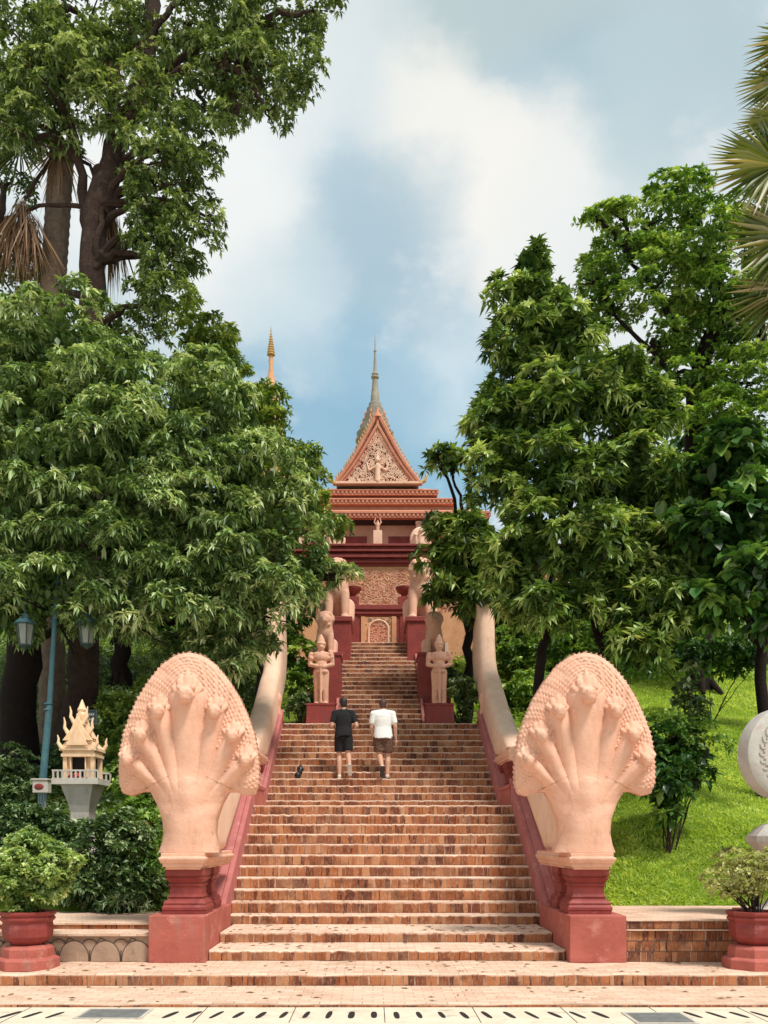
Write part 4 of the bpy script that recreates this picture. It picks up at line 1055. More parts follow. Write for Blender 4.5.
# ------------------------------------------------------------------ people, seen from behind, walking up
def foot_z(y):
    z = 0
    for a, zt, zb in low+n6+up:
        if a <= y: z = zt
    return z
def person(lab, xc, Y0, H, kind):
    """Y0: y of the planted foot centre"""
    zf = foot_z(Y0)
    r = empty('person', (xc, Y0, zf), lab, 'person', 'two people climbing the stairs')
    k = H/1.72
    V3 = lambda x, y, z: Vector((x*k, y*k, z*k))
    if kind == 0:
        hipL, kneeL, ankL = V3(-.09,.06,.90), V3(-.095,.09,.50), V3(-.085,.0,.09)
        hipR, kneeR, ankR = V3(.09,.06,.90), V3(.10,.02,.52), V3(.135,-.26,.26)
        sh = [V3(-.185,.06,1.40), V3(.185,.06,1.40)]; el = [V3(-.245,.02,1.13), V3(.275,.0,1.12)]; ha = [V3(-.20,.20,1.10), V3(.20,.16,1.10)]
        neck, head = V3(0,.07,1.46), V3(.0,.10,1.61)
    else:
        hipL, kneeL, ankL = V3(-.10,.06,.90), V3(-.075,.06,.52), V3(-.02,-.20,.23)
        hipR, kneeR, ankR = V3(.10,.06,.90), V3(.105,.10,.50), V3(.09,.0,.09)
        sh = [V3(-.20,.05,1.38), V3(.20,.05,1.38)]; el = [V3(-.245,.06,1.10), V3(.26,.02,1.10)]; ha = [V3(-.21,.16,.92), V3(.27,.08,.84)]
        neck, head = V3(0,.08,1.44), V3(.0,.12,1.585)
    m = MB(); g = 1.0 if kind == 0 else 1.08
    for hp, kn, an in ((hipL,kneeL,ankL),(hipR,kneeR,ankR)):
        capsule(m, hp, kn, .085*k*g, .057*k*g); capsule(m, kn, kn.lerp(an,.35)+V3(0,-.015,0), .055*k, .058*k*g); capsule(m, kn.lerp(an,.35)+V3(0,-.015,0), an, .057*k*g, .037*k)
    for s_, e_, h_ in zip(sh, el, ha):
        capsule(m, s_, e_, .055*k, .042*k); capsule(m, e_, h_, .042*k, .028*k)
        d = (h_-e_).normalized(); side = d.cross(Vector((0,1,.2))).normalized()
        palm = h_ + d*.05*k; m.ball(palm, (.030*k,.030*k,.042*k))
        for i in range(4):
            b0 = h_ + d*.085*k + side*(i-1.5)*.016*k; capsule(m, b0, b0 + d*(.055-.008*abs(i-1.5))*k + Vector((0,.012*k,0)), .0095*k, .008*k, 6)
        capsule(m, h_+d*.03*k+side*.03*k, h_+d*.07*k+side*.055*k, .011*k, .009*k, 6)
    m.ball(V3(0,.06,.94), (.155*k*g,.11*k,.12*k)); m.ball(V3(0,.06,1.12), (.145*k*g,.10*k,.17*k)); m.ball(V3(0,.06,1.30), (.175*k*g,.105*k,.13*k))
    capsule(m, neck-V3(0,0,.05), neck.lerp(head,.5), .056*k, .052*k)
    m.ball(head, (.074*k,.092*k,.112*k)); m.ball(head+V3(0,.085,-.02), (.016*k,.022*k,.022*k)); m.ball(head+V3(0,.05,-.06), (.05*k,.05*k,.05*k))
    for s in (-1,1): m.ball(head+V3(s*.076,.0,-.01), (.012*k,.022*k,.032*k))
    sculpt(m, 'body', M['skin'], r, .0095, 2)
    # eyes & mouth on the far side of the face
    m = MB()
    for s in (-1,1): m.ball(head+V3(s*.032,.083,.005), .011*k, 8, 6)
    m.ball(head+V3(0,.093,-.055), (.024*k,.008*k,.006*k), 8, 6); m.build('face_features', M['hair'], r)
    # hair
    m = MB(); m.ball(head+V3(0,-.012,.022), (.083*k,.096*k,.103*k), 16, 12); m.ball(head+V3(0,-.035,-.02), (.072*k,.068*k,.085*k), 14, 10)
    sculpt(m, 'hair', M['hair'] if kind == 0 else M['hair2'], r, .010, 2)
    # shirt
    m = MB(); g2 = 1.0 if kind == 0 else 1.1
    m.ball(V3(0,.06,1.30), (.19*k*g,.120*k,.14*k)); m.ball(V3(0,.065,1.375), (.20*k*g,.085*k,.065*k))
    zlow = .90 if kind == 0 else .85
    rings = []
    for z, a, b in ((zlow,.192,.168),(zlow+.08,.186,.155),(1.10,.165,.12),(1.25,.185,.125),(1.34,.19,.12),(1.42,.12,.09),(1.465,.065,.065)):
        rings.append([V3(a*g2*math.cos(t*math.pi/10), .06+b*math.sin(t*math.pi/10), z+.008*math.sin(t*1.7)) for t in range(20)])
    m.loft(rings)
    for s_, e_ in zip(sh, el): capsule(m, Vector((s_.x*.25, s_.y, s_.z+.035*k)), s_+V3(0,0,-.01), .055*k, .072*k*g)
    for s_, e_ in zip(sh, el): capsule(m, s_-Vector((s_.x*.04,0,.01)), s_.lerp(e_, .62), .070*k*g, .064*k*g)
    sculpt(m, 'tee_shirt', M['tee_black'] if kind == 0 else M['tee_white'], r, .013, 2)
    # shorts
    m = MB(); gs = 1.0 if kind == 0 else 1.08
    m.ball(V3(0,.06,.83), (.160*k*gs,.100*k,.09*k)); m.tube([V3(0,.06,.86), V3(0,.06,.94)], [.135*k*gs, .115*k*gs], 16)
    fr = .80 if kind == 0 else .86
    for hp, kn in ((hipL,kneeL),(hipR,kneeR)):
        m.tube([hp, hp.lerp(kn,.4), hp.lerp(kn, fr)], [.110*k*gs, .105*k*gs, .102*k*gs], 16)
    sculpt(m, 'shorts', M['short_black'] if kind == 0 else M['short_brown'], r, .013, 2)
    # shoes
    for an, lift in ((ankL, kind == 1), (ankR, kind == 0)):
        m = MB()
        fd = Vector((0, 1, 0)) if not lift else Vector((.05*(1 if kind==0 else -1), .55, -.84)).normalized()
        dn = Vector((0, 0, -1)) if not lift else Vector((0, -.84, -.55))
        heel = an + dn*.045*k - fd*.04*k; toe = an + dn*.055*k + fd*.16*k
        capsule(m, heel, toe, .040*k, .036*k)
        m.ball(an + dn*.02*k, (.045*k,.05*k,.04*k))
        o = sculpt(m, 'shoe', M['shoe'], r, .010, 2)
        m = MB(); a = heel + dn*.030*k; b = toe + dn*.028*k; m.tube([a-fd*.03*k, a.lerp(b,.5), b+fd*.03*k], [.040*k,.044*k,.036*k], 10)
        mm = m.build('sole', M['sole'] if kind == 1 else M['shoe'], None); 
        # flatten the sole along dn
        for v_ in mm.data.vertices:
            c_ = Vector(v_.co); ax = (b-a).normalized(); t = (c_-a).dot(ax); pt = a + ax*t; off = c_-pt; dd = off.dot(dn); v_.co = pt + (off - dn*dd) + dn*dd*.3
        mm.parent = o
    return r
person('person in black T-shirt and black shorts climbing the stairs', P(343.5,775,19.35).x, 19.36, 1.76, 0)
person('person in white T-shirt and brown shorts climbing the stairs', P(383,775,19.35).x, 19.36, 1.76, 1)

# small crumpled black bag resting on two steps near the left curb
bz = foot_z(19.6); bx = P(299.5, 772, 19.5).x
m = MB(); m.ball((bx-.03, 19.40, bz-.168+.075), (.075,.08,.085)); m.ball((bx+.01, 19.50, bz+.0), (.06,.08,.06)); m.ball((bx+.015, 19.56, bz+.055), (.08,.07,.07)); m.ball((bx+.02, 19.56, bz+.12), (.035,.03,.05))
o = sculpt(m, 'black_bag', M['bag'], None, .012, 2); tag(o, 'small crumpled black bag lying on the steps near the left curb', 'bag')

# ------------------------------------------------------------------ trees
def tree(name, lab, cat, base, blobs, mat, trunkpts, r0, r1, group=None, bark='bark', limbs=(), **kw):
    r = empty(name, base, lab, cat, group)
    m = MB(); limb(m, trunkpts, r0, r1, 14)
    # root flare
    b = Vector(trunkpts[0])
    for k in range(7):
        a = k*.9; m.tube([b+Vector((0,0,.8)), b+Vector((math.cos(a)*r0*.8, math.sin(a)*r0*.8, .25)), b+Vector((math.cos(a)*r0*1.8, math.sin(a)*r0*1.8, -.2))], [r0*.3, r0*.3, r0*.15], 8)
    for pts, a, c_ in limbs: limb(m, pts, a, c_, 9)
    anchor = Vector(trunkpts[-1]); mid = Vector(trunkpts[len(trunkpts)//2])
    for bl in blobs:
        t = P(bl[0], bl[1]+bl[3]*.3, bl[4])
        cand = [Vector(p) for ln in [trunkpts]+[l_[0] for l_ in limbs] for p in ln]
        cand += [cand[i_].lerp(cand[i_+1], .5) for i_ in range(len(trunkpts)-1)]
        cand = [c_ for c_ in cand if c_.z > base[2]+1.2] or [anchor]
        s_ = min(cand, key=lambda c_: (c_-t).length + max(0, c_.z-t.z)*1.2)
        limb(m, [s_, s_.lerp(t, .5)+Vector((0,0,.25)), t], min(r1*.8, .11), .025, 7)
        for q in range(3):
            e = t + Vector(unit(1)[0])*bl[2]*.7*bl[4]/FP; limb(m, [t.lerp(s_, .15), e], .03, .01, 5, .02)
    wparent(m.build('trunk', M[bark], smooth=True), r)
    foliage('crown', blobs, mat, r, **kw); return r
def G(px, d): x = (px-373)/FP*d; return Vector((x, d, hill(x, d)-.1))

# left: broad drooping tree
A = [(60,345,70,45,18.6),(15,400,55,50,18),(110,395,60,50,18.2),(55,455,75,50,17.4),(140,450,55,50,17.6),(30,530,60,50,17.3),(110,530,65,50,17.2),(60,595,80,35,17.2),(15,345,40,40,18.6),(140,600,60,35,17.4),(5,470,50,50,17.8),(0,610,40,35,17.6)]
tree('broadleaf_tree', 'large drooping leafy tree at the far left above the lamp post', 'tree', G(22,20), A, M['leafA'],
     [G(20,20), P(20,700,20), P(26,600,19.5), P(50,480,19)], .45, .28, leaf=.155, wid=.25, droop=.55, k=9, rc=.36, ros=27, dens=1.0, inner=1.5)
A2 = [(195,420,55,50,18.8),(190,500,60,45,17.8),(250,480,55,45,18.4),(235,560,60,40,17.8),(285,530,38,34,18.4),(200,600,50,38,17.8),(268,598,40,28,18.0),(230,645,42,28,18.2),(318,568,22,18,18.6),(296,485,18,24,19.2),(341,572,9,8,18.6),(180,655,28,22,18.4),(200,385,38,30,19.4),(272,645,20,14,18.6)]
tree('broadleaf_tree', 'leafy tree leaning over the left serpent hood toward the stairs', 'tree', G(215,20.5), A2, M['leafA'],
     [G(205,20.5), P(210,700,20.5), P(215,610,19.8), P(225,500,19.2)], .22, .14, leaf=.15, wid=.25, droop=.55, k=9, rc=.34, ros=27, dens=1.0, inner=1.5)
# behind: yellow-green tree
C_ = [(262,408,24,20,25),(220,345,18,30,25),(278,440,28,30,24.5),(298,470,18,26,24),(235,420,40,45,25),(275,500,45,45,24),(262,394,10,6,25.5),(198,330,30,34,25),(322,520,14,26,23.5)]
tree('broadleaf_tree', 'yellow-green tree behind the drooping tree beside the temple roof', 'tree', G(262,25), C_, M['leafC'],
     [G(262,25), P(262,620,25), P(255,520,25), P(250,440,25)], .2, .12, leaf=.16, wid=.28, droop=.35, k=8, rc=.38, ros=30)
# tall tree
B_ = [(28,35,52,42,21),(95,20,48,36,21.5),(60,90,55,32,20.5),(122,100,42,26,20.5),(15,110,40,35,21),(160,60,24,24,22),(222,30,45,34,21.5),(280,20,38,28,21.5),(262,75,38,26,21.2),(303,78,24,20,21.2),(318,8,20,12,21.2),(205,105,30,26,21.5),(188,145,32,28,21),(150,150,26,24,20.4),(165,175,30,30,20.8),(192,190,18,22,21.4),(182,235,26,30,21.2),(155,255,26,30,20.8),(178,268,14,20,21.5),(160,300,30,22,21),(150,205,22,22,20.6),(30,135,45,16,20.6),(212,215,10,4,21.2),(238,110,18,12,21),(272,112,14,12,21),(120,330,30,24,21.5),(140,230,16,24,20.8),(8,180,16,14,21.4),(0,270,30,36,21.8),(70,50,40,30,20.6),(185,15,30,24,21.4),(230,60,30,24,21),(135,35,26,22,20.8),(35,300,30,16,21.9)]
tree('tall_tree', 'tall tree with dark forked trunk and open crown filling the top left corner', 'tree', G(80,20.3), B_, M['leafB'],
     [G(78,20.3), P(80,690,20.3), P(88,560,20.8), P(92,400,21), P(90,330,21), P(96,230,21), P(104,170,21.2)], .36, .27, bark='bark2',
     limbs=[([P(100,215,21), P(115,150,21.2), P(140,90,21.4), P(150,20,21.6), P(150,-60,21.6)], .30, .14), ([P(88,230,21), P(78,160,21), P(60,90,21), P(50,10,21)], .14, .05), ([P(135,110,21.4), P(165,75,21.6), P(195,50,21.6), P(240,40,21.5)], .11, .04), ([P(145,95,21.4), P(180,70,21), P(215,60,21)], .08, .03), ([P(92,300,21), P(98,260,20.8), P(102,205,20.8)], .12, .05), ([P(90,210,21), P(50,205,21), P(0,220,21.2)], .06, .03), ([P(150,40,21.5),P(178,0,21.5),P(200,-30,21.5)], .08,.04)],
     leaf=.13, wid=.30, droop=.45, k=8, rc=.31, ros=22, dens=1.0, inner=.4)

# right: conical magnolia-like tree with star rosettes
D_ = [(526,262,11,10,19.6),(522,288,24,16,19.5),(530,315,32,22,19.4),(552,345,40,30,19.2),(515,352,26,26,19.4),(507,412,32,34,19),(565,405,46,36,18.8),(618,395,34,32,19),(648,420,22,28,19.2),(508,470,38,36,18.6),(565,475,46,36,18.3),(625,480,44,36,18.5),(530,540,44,36,18.2),(590,550,46,36,18),(640,550,34,34,18.2),(565,605,38,22,18),(620,600,34,24,18.2),(528,595,26,20,18.4),(655,500,22,28,18.8),(578,345,24,20,19.4),(605,375,26,20,19.3),(552,305,12,14,19.5),(640,395,22,20,19.2),(650,635,32,26,17.6),(630,590,36,30,17.9),(668,605,22,20,17.6),(660,560,20,24,18)]
tree('star_leaf_tree', 'dense conical tree with glossy star-shaped leaf clusters right of the temple', 'tree', G(540,19), D_, M['leafD'],
     [G(538,19), P(540,690,19), P(545,620,19), P(555,480,19), P(535,330,19.2)], .13, .05, limbs=[([G(606,19.2), P(606,680,19.2), P(600,640,19), P(575,560,18.8), P(570,470,18.8)], .09, .05), ([G(612,19.2), P(608,690,19.2)], .05, .05)],
     leaf=.215, wid=.24, droop=.30, k=12, rc=.34, ros=13, dens=1.3, up=.5, inner=5)
D2 = [(478,535,24,24,23.4),(470,560,28,28,24),(458,528,22,20,24),(474,592,28,22,23.6),(447,590,12,18,23.8),(490,580,28,28,23.4),(450,463,13,9,23),(437,452,6,7,23),(478,618,18,10,23.6),(440,552,9,18,24)]
tree('star_leaf_tree', 'smaller glossy tree leaning over the right guardian statue', 'tree', G(468,25), D2, M['leafD'],
     [P(467,742,24.6), P(467,690,24.6), P(467,620,24.4), P(470,560,24)], .17, .08, leaf=.24, wid=.25, droop=.32, k=11, rc=.38, ros=13, dens=1.3, up=.5, inner=2)
# right back: big feathery tree
E_ = [(655,215,42,26,26),(690,190,22,10,26),(625,250,36,24,26),(700,240,48,30,25.5),(595,275,26,14,26),(650,285,44,26,25.5),(715,295,44,26,25.5),(755,225,36,30,26),(765,300,40,34,26),(610,310,26,18,26),(690,345,20,22,26),(755,375,34,30,25.5),(775,430,40,40,25.5),(660,340,24,22,26),(700,415,34,26,25),(690,380,26,18,25.5),(735,340,20,12,26),(592,215,6,3,26),(620,212,8,4,26),(640,400,26,24,26),(745,410,34,24,25.5),(720,440,30,20,25.2),(730,320,26,18,26),(700,320,20,16,26.4),(758,345,24,20,26),(670,375,22,18,26.4),(690,260,30,20,26.6)]
tree('feathery_tree', 'tall spreading light green tree behind the conical tree on the right', 'tree', G(720,27), E_, M['leafE'],
     [G(700,27), P(700,600,27), P(695,480,27), P(700,380,26.5), P(715,330,26.3)], .40, .24, limbs=[([P(705,360,26.4), P(715,320,26), P(720,270,26), P(700,225,26)], .16, .05), ([P(700,380,26.4), P(660,300,26), P(630,260,26)], .12, .04), ([P(712,330,26.3), P(750,300,26.2), P(775,250,26)], .12, .04), ([P(700,380,26.4), P(760,340,26)], .10, .04), ([P(698,400,26.4), P(650,350,26), P(610,310,26)], .10, .04)],
     leaf=.16, wid=.32, droop=.15, k=9, rc=.46, ros=32, dens=1.0, up=.9, inner=.5, flat=.32)
# right edge: broad-leaf dark tree
F_ = [(738,462,30,26,17.5),(704,482,24,24,18),(765,500,30,34,17.3),(722,530,36,36,17.2),(690,545,20,26,18),(762,570,34,30,17),(720,592,36,24,17.2),(770,618,32,18,17),(692,600,20,18,18)]
tree('broad_leaf_tree', 'dark tree with big oval leaves at the right edge above the lawn', 'tree', G(760,18.6), F_, M['leafF'],
     [G(765,18.6), P(765,700,18.6), P(755,600,18.4), P(740,500,18)], .14, .08, leaf=.25, wid=.62, droop=.35, k=6, rc=.36, ros=10, dens=1.15, inner=1.4, broad=True)
# a distant mass between and behind (dark evergreens on the hill crest)
H1 = [(700,520,80,70,31),(640,560,60,70,31),(590,590,60,50,31),(760,560,60,80,31),(520,620,50,40,31)]
tree('evergreen_tree', 'dark evergreen behind the conical tree on the right slope', 'tree', G(660,31), H1, M['leafF'], [G(660,31), P(660,600,31), P(665,540,31)], .3, .2, leaf=.34, wid=.4, droop=.3, k=6, rc=.6, ros=14, inner=.8, dens=.8)
H2 = [(60,560,100,80,27),(170,580,80,70,27),(0,480,60,80,27),(240,600,60,60,27),(150,480,80,70,27),(60,420,80,70,27)]
tree('evergreen_tree', 'dark evergreen behind the trunks on the left slope', 'tree', G(120,27), H2, M['leafF'], [G(120,27), P(120,640,27), P(115,560,27)], .3, .2, leaf=.34, wid=.4, droop=.3, k=6, rc=.6, ros=14, inner=.8, dens=.8)

# shrubs, left
def bush(lab, blobs, mat, base, group=None, **kw):
    d = dict(leaf=.09, wid=.42, droop=.2, k=7, rc=.17, ros=18, inner=3, stems=7); d.update(kw)
    return shrub('shrub', lab, 'shrub', base, blobs, M[mat], group, **d)
gr = 'shrubs on the left bank'
bush('dark rounded shrub beside the left serpent pedestal', [(110,850,36,38,13.9),(128,880,22,26,13.8),(90,880,30,28,13.9),(124,836,22,14,14)], 'leafG', (P(110,0,13.9).x,13.9,Z(-1.15)), gr, dens=1.2)
bush('pale-tipped shrub below the spirit house', [(70,834,34,15,14.4),(38,828,28,16,14.4)], 'leafG', (P(70,0,14.4).x,14.4,Z(-1.0)), gr)
bush('wide shrub behind the left red pot', [(10,825,36,22,14.2),(-10,850,40,34,14),(40,860,34,30,14.1)], 'leafG', (P(15,0,14.1).x,14.1,Z(-1.1)), gr)
bush('bright green shrub close to the left serpent neck', [(146,815,16,24,14.6),(150,858,12,30,14.2),(140,790,18,16,15)], 'leafE', (P(148,0,14.4).x,14.4,Z(-1.0)), gr, leaf=.11, wid=.3)
bush('dark low shrub at the foot of the lamp post', [(10,790,22,14,17.4),(6,762,24,16,17.6),(68,765,20,18,18.5),(30,770,16,12,18)], 'leafG', (P(20,0,17.6).x,17.6,Z(.2)), gr)
bush('narrow-leaved low shrub under the left serpent pedestal wall', [(135,896,20,14,13.6),(100,900,22,10,13.6)], 'leafG', (P(125,0,13.7).x,13.7,Z(-1.15)), gr, leaf=.14, wid=.14)
bush('mid green shrub behind the left serpent hood', [(135,745,22,30,19),(115,720,22,26,20),(160,700,26,30,21),(120,770,20,20,18)], 'leafC', (P(135,0,19).x,19,Z(.9)), gr, leaf=.13, rc=.26)
bush('light green shrub between left guardian and balustrade tail', [(302,672,14,26,24.5),(296,700,12,20,24),(290,650,12,20,25)], 'leafE', (P(300,0,24.5).x,24.5,Z(3.0)), gr, leaf=.14, rc=.28)
bush('dark shrub at the foot of the left guardian plinth', [(300,706,9,12,23)], 'leafG', (P(300,0,23).x,23,Z(2.7)), gr, leaf=.12, rc=.2)
# red blossoms on the bright shrub
q = P(143, 827, 14.1)
m = MB()
for k in range(14):
    c_ = q + Vector((random.uniform(-.09,.09), random.uniform(-.05,.05), random.uniform(-.08,.08)))
    for j in range(5):
        a = j*1.257; m.add([c_, c_+Vector((.028*math.cos(a), -.012, .028*math.sin(a))), c_+Vector((.04*math.cos(a+.4), -.005, .04*math.sin(a+.4))), c_+Vector((.025*math.cos(a+.8), -.012, .025*math.sin(a+.8)))], [(0,1,2,3)])
sh_ = [o for o in bpy.data.objects if o.get('label') == 'bright green shrub close to the left serpent neck'][0]
wparent(m.build('blossoms', M['flower_red']), sh_)
# right
gr = 'shrubs on the right bank'
bush('dark shrub on the lawn behind the right serpent hood', [(668,778,26,34,16.0),(676,745,22,22,16.3),(655,765,22,34,15.9),(690,765,16,16,16.3),(668,800,20,14,15.7)], 'leafF', (P(668,0,15.9).x,15.9,hill(P(668,0,15.9).x,15.9)), gr, leaf=.16, rc=.22, ros=12)
bush('slender young plant standing on the lawn', [(690,690,10,18,18.5),(696,710,9,20,18.5),(694,672,8,8,18.5)], 'leafG', (P(694,0,18.5).x,18.5,hill(P(694,0,18.5).x,18.5)), gr, leaf=.12, rc=.16, ros=8, inner=.5)
bush('light feathery shrub with long arching sprays on the lawn', [(690,728,26,9,16),(712,742,24,5,15.9),(665,722,18,8,16)], 'leafE', (P(672,0,16.1).x,16.1,hill(P(672,0,16.1).x,16.1)), gr, leaf=.09, rc=.14, ros=8, inner=.2)
bush('pale shrub on the paving behind the right pot', [(748,862,30,12,12.6),(762,872,24,16,12.6),(725,876,22,9,12.7)], 'leafI', (P(752,0,12.6).x,12.6,Z(-1.04)), gr, leaf=.07, rc=.12, ros=8, inner=.3)
bush('bright green hedge beyond the right serpent tail', [(512,655,26,26,28),(555,660,30,28,27.5),(600,662,30,28,27.5),(535,690,30,18,25.5),(580,640,40,20,28),(505,700,12,20,26)], 'leafE', (P(550,0,27.5).x,27.5,hill(P(550,0,27.5).x,27.5)), gr, leaf=.14, rc=.30, ros=20)
bush('dark undergrowth shrub added as the shadow below the broad-leaf tree', [(700,658,40,14,23),(750,655,40,16,22.5),(640,650,30,20,23)], 'leafF', (P(710,0,23).x,23,hill(P(710,0,23).x,23)), gr, leaf=.16, rc=.3)  # dark foliage put in to stand for the shadow band under the crowns
bush('dark shrub at the foot of the right guardian plinth', [(462,700,12,18,23),(455,680,12,18,24)], 'leafG', (P(462,0,23).x,23,Z(2.7)), gr, leaf=.12, rc=.2)

# ground cover & grass
def scatter(name, x0, x1, d0, d1, n, mat, L, hgt, wid, keep=None, lean=.5):
    x = rng.uniform(x0, x1, n); y = d0 + (d1-d0)*rng.random(n)**1.25
    if keep is not None: k = keep(x, y); x, y = x[k], y[k]
    z = np.array([hill(a, b) for a, b in zip(x, y)]); n = len(x)
    tuft = (np.sin(x*7.3+np.sin(y*5.1)*2)*np.sin(y*6.7+np.sin(x*4.3)*2)+1)*.5
    di = np.stack([rng.normal(0, lean, n), rng.normal(0, lean, n)-.1, np.ones(n)], 1)
    Ln = L*(.6+.8*rng.random(n))*(.7+.5*tuft)
    V, F, A = leaves(np.stack([x, y, z + hgt*rng.random(n)], 1), di, Ln, Ln*wid, Ln*.35, .1, np.clip(rng.random(n)*.62+tuft*.25+.12+.16*np.sin(x*1.1+np.sin(y*.8)*2)*np.sin(y*.9+x*.35), 0, 1))
    return tag(np_mesh(name, V, F, mat, None, A), kind='stuff')
o = scatter('grass', 3.15, 16, 13.72, 31, 260000, M['grass'], .12, .0, .10, lambda x, y: (x > 3.15 + .0*y) & (x < .52*y+1.2))
tag(o, 'bright lime green lawn grass on the right slope', 'grass')
o = scatter('ground_cover', 2.9, 14, 20, 34, 30000, M['leafE'], .16, .25, .28, lambda x, y: (x < .27*y-.5) | (y > 28), .9); tag(o, 'light green ground cover on the upper right slope', 'ground cover')
o = scatter('ground_cover', -14, -2.9, 14.5, 34, 60000, M['leafG'], .14, .25, .28, lambda x, y: (x > -.5*y-1), .9); tag(o, 'dark green ground cover on the left slope under the trees', 'ground cover')

# ------------------------------------------------------------------ palms
def fan(m_V, c, nrm, up, rad, n=34, spread=R(125), wid=.035):
    nrm = Vector(nrm).normalized(); up = (Vector(up) - nrm*Vector(up).dot(nrm)).normalized(); sd = up.cross(nrm)
    base = []; dirs = []; L = []
    for k in range(n):
        a = -spread + 2*spread*k/(n-1) + random.gauss(0, .02); dv = up*math.cos(a) + sd*math.sin(a) + nrm*(.12 if k % 2 else .02)
        base.append(c); dirs.append(dv); L.append(rad*(.82+.18*math.cos(a*.6))*random.uniform(.92, 1.05))
    return np.array(base, float), np.array(dirs, float), np.array(L)
q = G(850, 13.2)
r = empty('fan_palm', (q.x, 13.2, q.z), 'fan palm with spiky olive fronds entering at the top right corner', 'palm')
m = MB(); hubs = [P(792,78,13.0), P(778,165,12.8), P(792,240,12.9), P(790,290,13.1), P(792,120,13.6), P(805,40,13)]
tr_top = P(870,120,13.4)
m.tube([q, P(862,600,13.3), P(868,300,13.4), tr_top], [.26,.22,.20,.17], 14); wparent(m.build('trunk', M['bark2'], smooth=True), r)
m = MB()
for hb in hubs: m.tube([tr_top, tr_top.lerp(hb,.5)+Vector((0,0,.18)), hb], [.035,.028,.02], 7)
wparent(m.build('stalk', M['leafI'] if False else M['bark2'], smooth=True), r)
Vs, Fs, As = [], [], []; off = 0
for i, hb in enumerate(hubs):
    b, dv, L = fan(None, tuple(hb), (random.uniform(-.5,.1), -1, random.uniform(.1,.5)), (-1, 0, [.25,.05,-.35,-.8,.6,.4][i]), [.80,1.02,1.10,.95,.85,.85][i], 64)
    V1, F1, A1 = leaves(b, dv, L, L*.040, L*.10, .7, np.clip(rng.normal(.50, .28, len(L)), 0, 1))
    Vs.append(V1); Fs.append(F1+off); As.append(A1); off += len(V1)
o = np_mesh('fronds', np.concatenate(Vs), np.concatenate(Fs), M['frond'], None, np.concatenate(As)); wparent(o, r)

# left palm with dead skirt
q = G(52, 21.8)
r = empty('old_palm', q, 'old palm with ringed trunk and hanging dead brown fronds at the left', 'palm')
m = MB(); n = 90; p0 = q; p1 = P(52,300,21.6); p2 = P(62,150,21.6); pts = []; rad = []
for k in range(n):
    t = k/(n-1); pt = p0.lerp(p1, t*1.6) if t < .625 else p1.lerp(p2, (t-.625)/.375); pts.append(pt); rad.append(.30 - .02*t + (.018 if k % 2 else 0))
m.tube(pts, rad, 16); wparent(m.build('trunk', M['bark3'], smooth=True), r)
def dead(cx, cy, d, n, Lm, sp):
    b = np.array(P(cx, cy, d)); base = b + rng.normal(0, .06, (n, 3)); ang = rng.normal(0, sp, n)
    dv = np.stack([np.sin(ang), rng.normal(0, .2, n), -np.cos(ang)], 1); L = Lm*(.6+.5*rng.random(n))
    return leaves(base, dv, L, np.full(n, .022), L*.05, .5)
Vs, Fs, As = [], [], []; off = 0
for (cx, cy, d, n, Lm, sp) in ((22,200,21,110,2.0,.26),(32,215,20.9,60,1.7,.30),(12,215,21,50,1.8,.28),(106,195,21.5,60,2.0,.14),(114,215,21.6,50,2.0,.16),(115,60,21,40,1.2,.5),(60,145,21.4,60,1.6,.6)):
    V1, F1, A1 = dead(cx, cy, d, n, Lm, sp); Vs.append(V1); Fs.append(F1+off); As.append(A1); off += len(V1)
o = np_mesh('dead_fronds', np.concatenate(Vs), np.concatenate(Fs), M['deadfrond'], None, np.concatenate(As)); wparent(o, r)
m = MB(); m.tube([P(60,150,21.5), P(40,175,21.2), P(25,200,21)], [.05,.04,.03], 7); m.tube([P(60,150,21.5), P(90,165,21.2), P(100,195,21)], [.05,.04,.03], 7); wparent(m.build('stalk', M['deadfrond'] if False else M['bark2'], smooth=True), r)
Vs, Fs, As = [], [], []; off = 0
for hb, u_ in ((P(30,100,21.3), (-.6,0,.6)), (P(80,80,21.4), (.1,0,1)), (P(110,110,21.3), (.9,0,.3)), (P(20,150,21.2), (-1,0,-.1))):
    b, dv, L = fan(None, tuple(hb), (random.uniform(-.4,.4), -1, .3), u_, 1.3)
    V1, F1, A1 = leaves(b, dv, L, L*.03, L*.15, .6, np.clip(rng.normal(.2, .15, len(L)), 0, 1)); Vs.append(V1); Fs.append(F1+off); As.append(A1); off += len(V1)
o = np_mesh('fronds', np.concatenate(Vs), np.concatenate(Fs), M['frond'], None, np.concatenate(As)); wparent(o, r)

# fallen leaves on treads
m = MB()
for _ in range(420):
    y = random.uniform(9.3, 16.3); x = random.uniform(-5.5, 5.5) if y < 11.3 else AX+random.choice((-1,1))*2.25*random.random()**.45
    z = None
    for a, zt, zb in [(9.234, Z(-1.699), 0), (10.346, Z(-1.563), 0)]+low+n6:
        if a+.03 <= y: z = zt
    if abs(x-AX) > 2.2 and abs(x-AX) < 3.1 and y > 11.1: continue
    a = random.uniform(0, 6.28); L = random.uniform(.03, .07); w = L*.35; c_, s_ = math.cos(a), math.sin(a)
    q = [(x-c_*L, y-s_*L*.6, z+.004), (x-s_*w, y+c_*w, z+.016), (x+c_*L, y+s_*L*.6, z+.006), (x+s_*w, y-c_*w, z+.012)]
    m.add(q, [(0,1,2,3)])
tag(m.build('fallen_leaves', stone_mat('dry_leaf', (.30,.17,.07), (.22,.11,.05), (.35,.28,.10), 3)), 'few dry brown leaves scattered on the lower steps', 'fallen leaves', None, 'stuff')

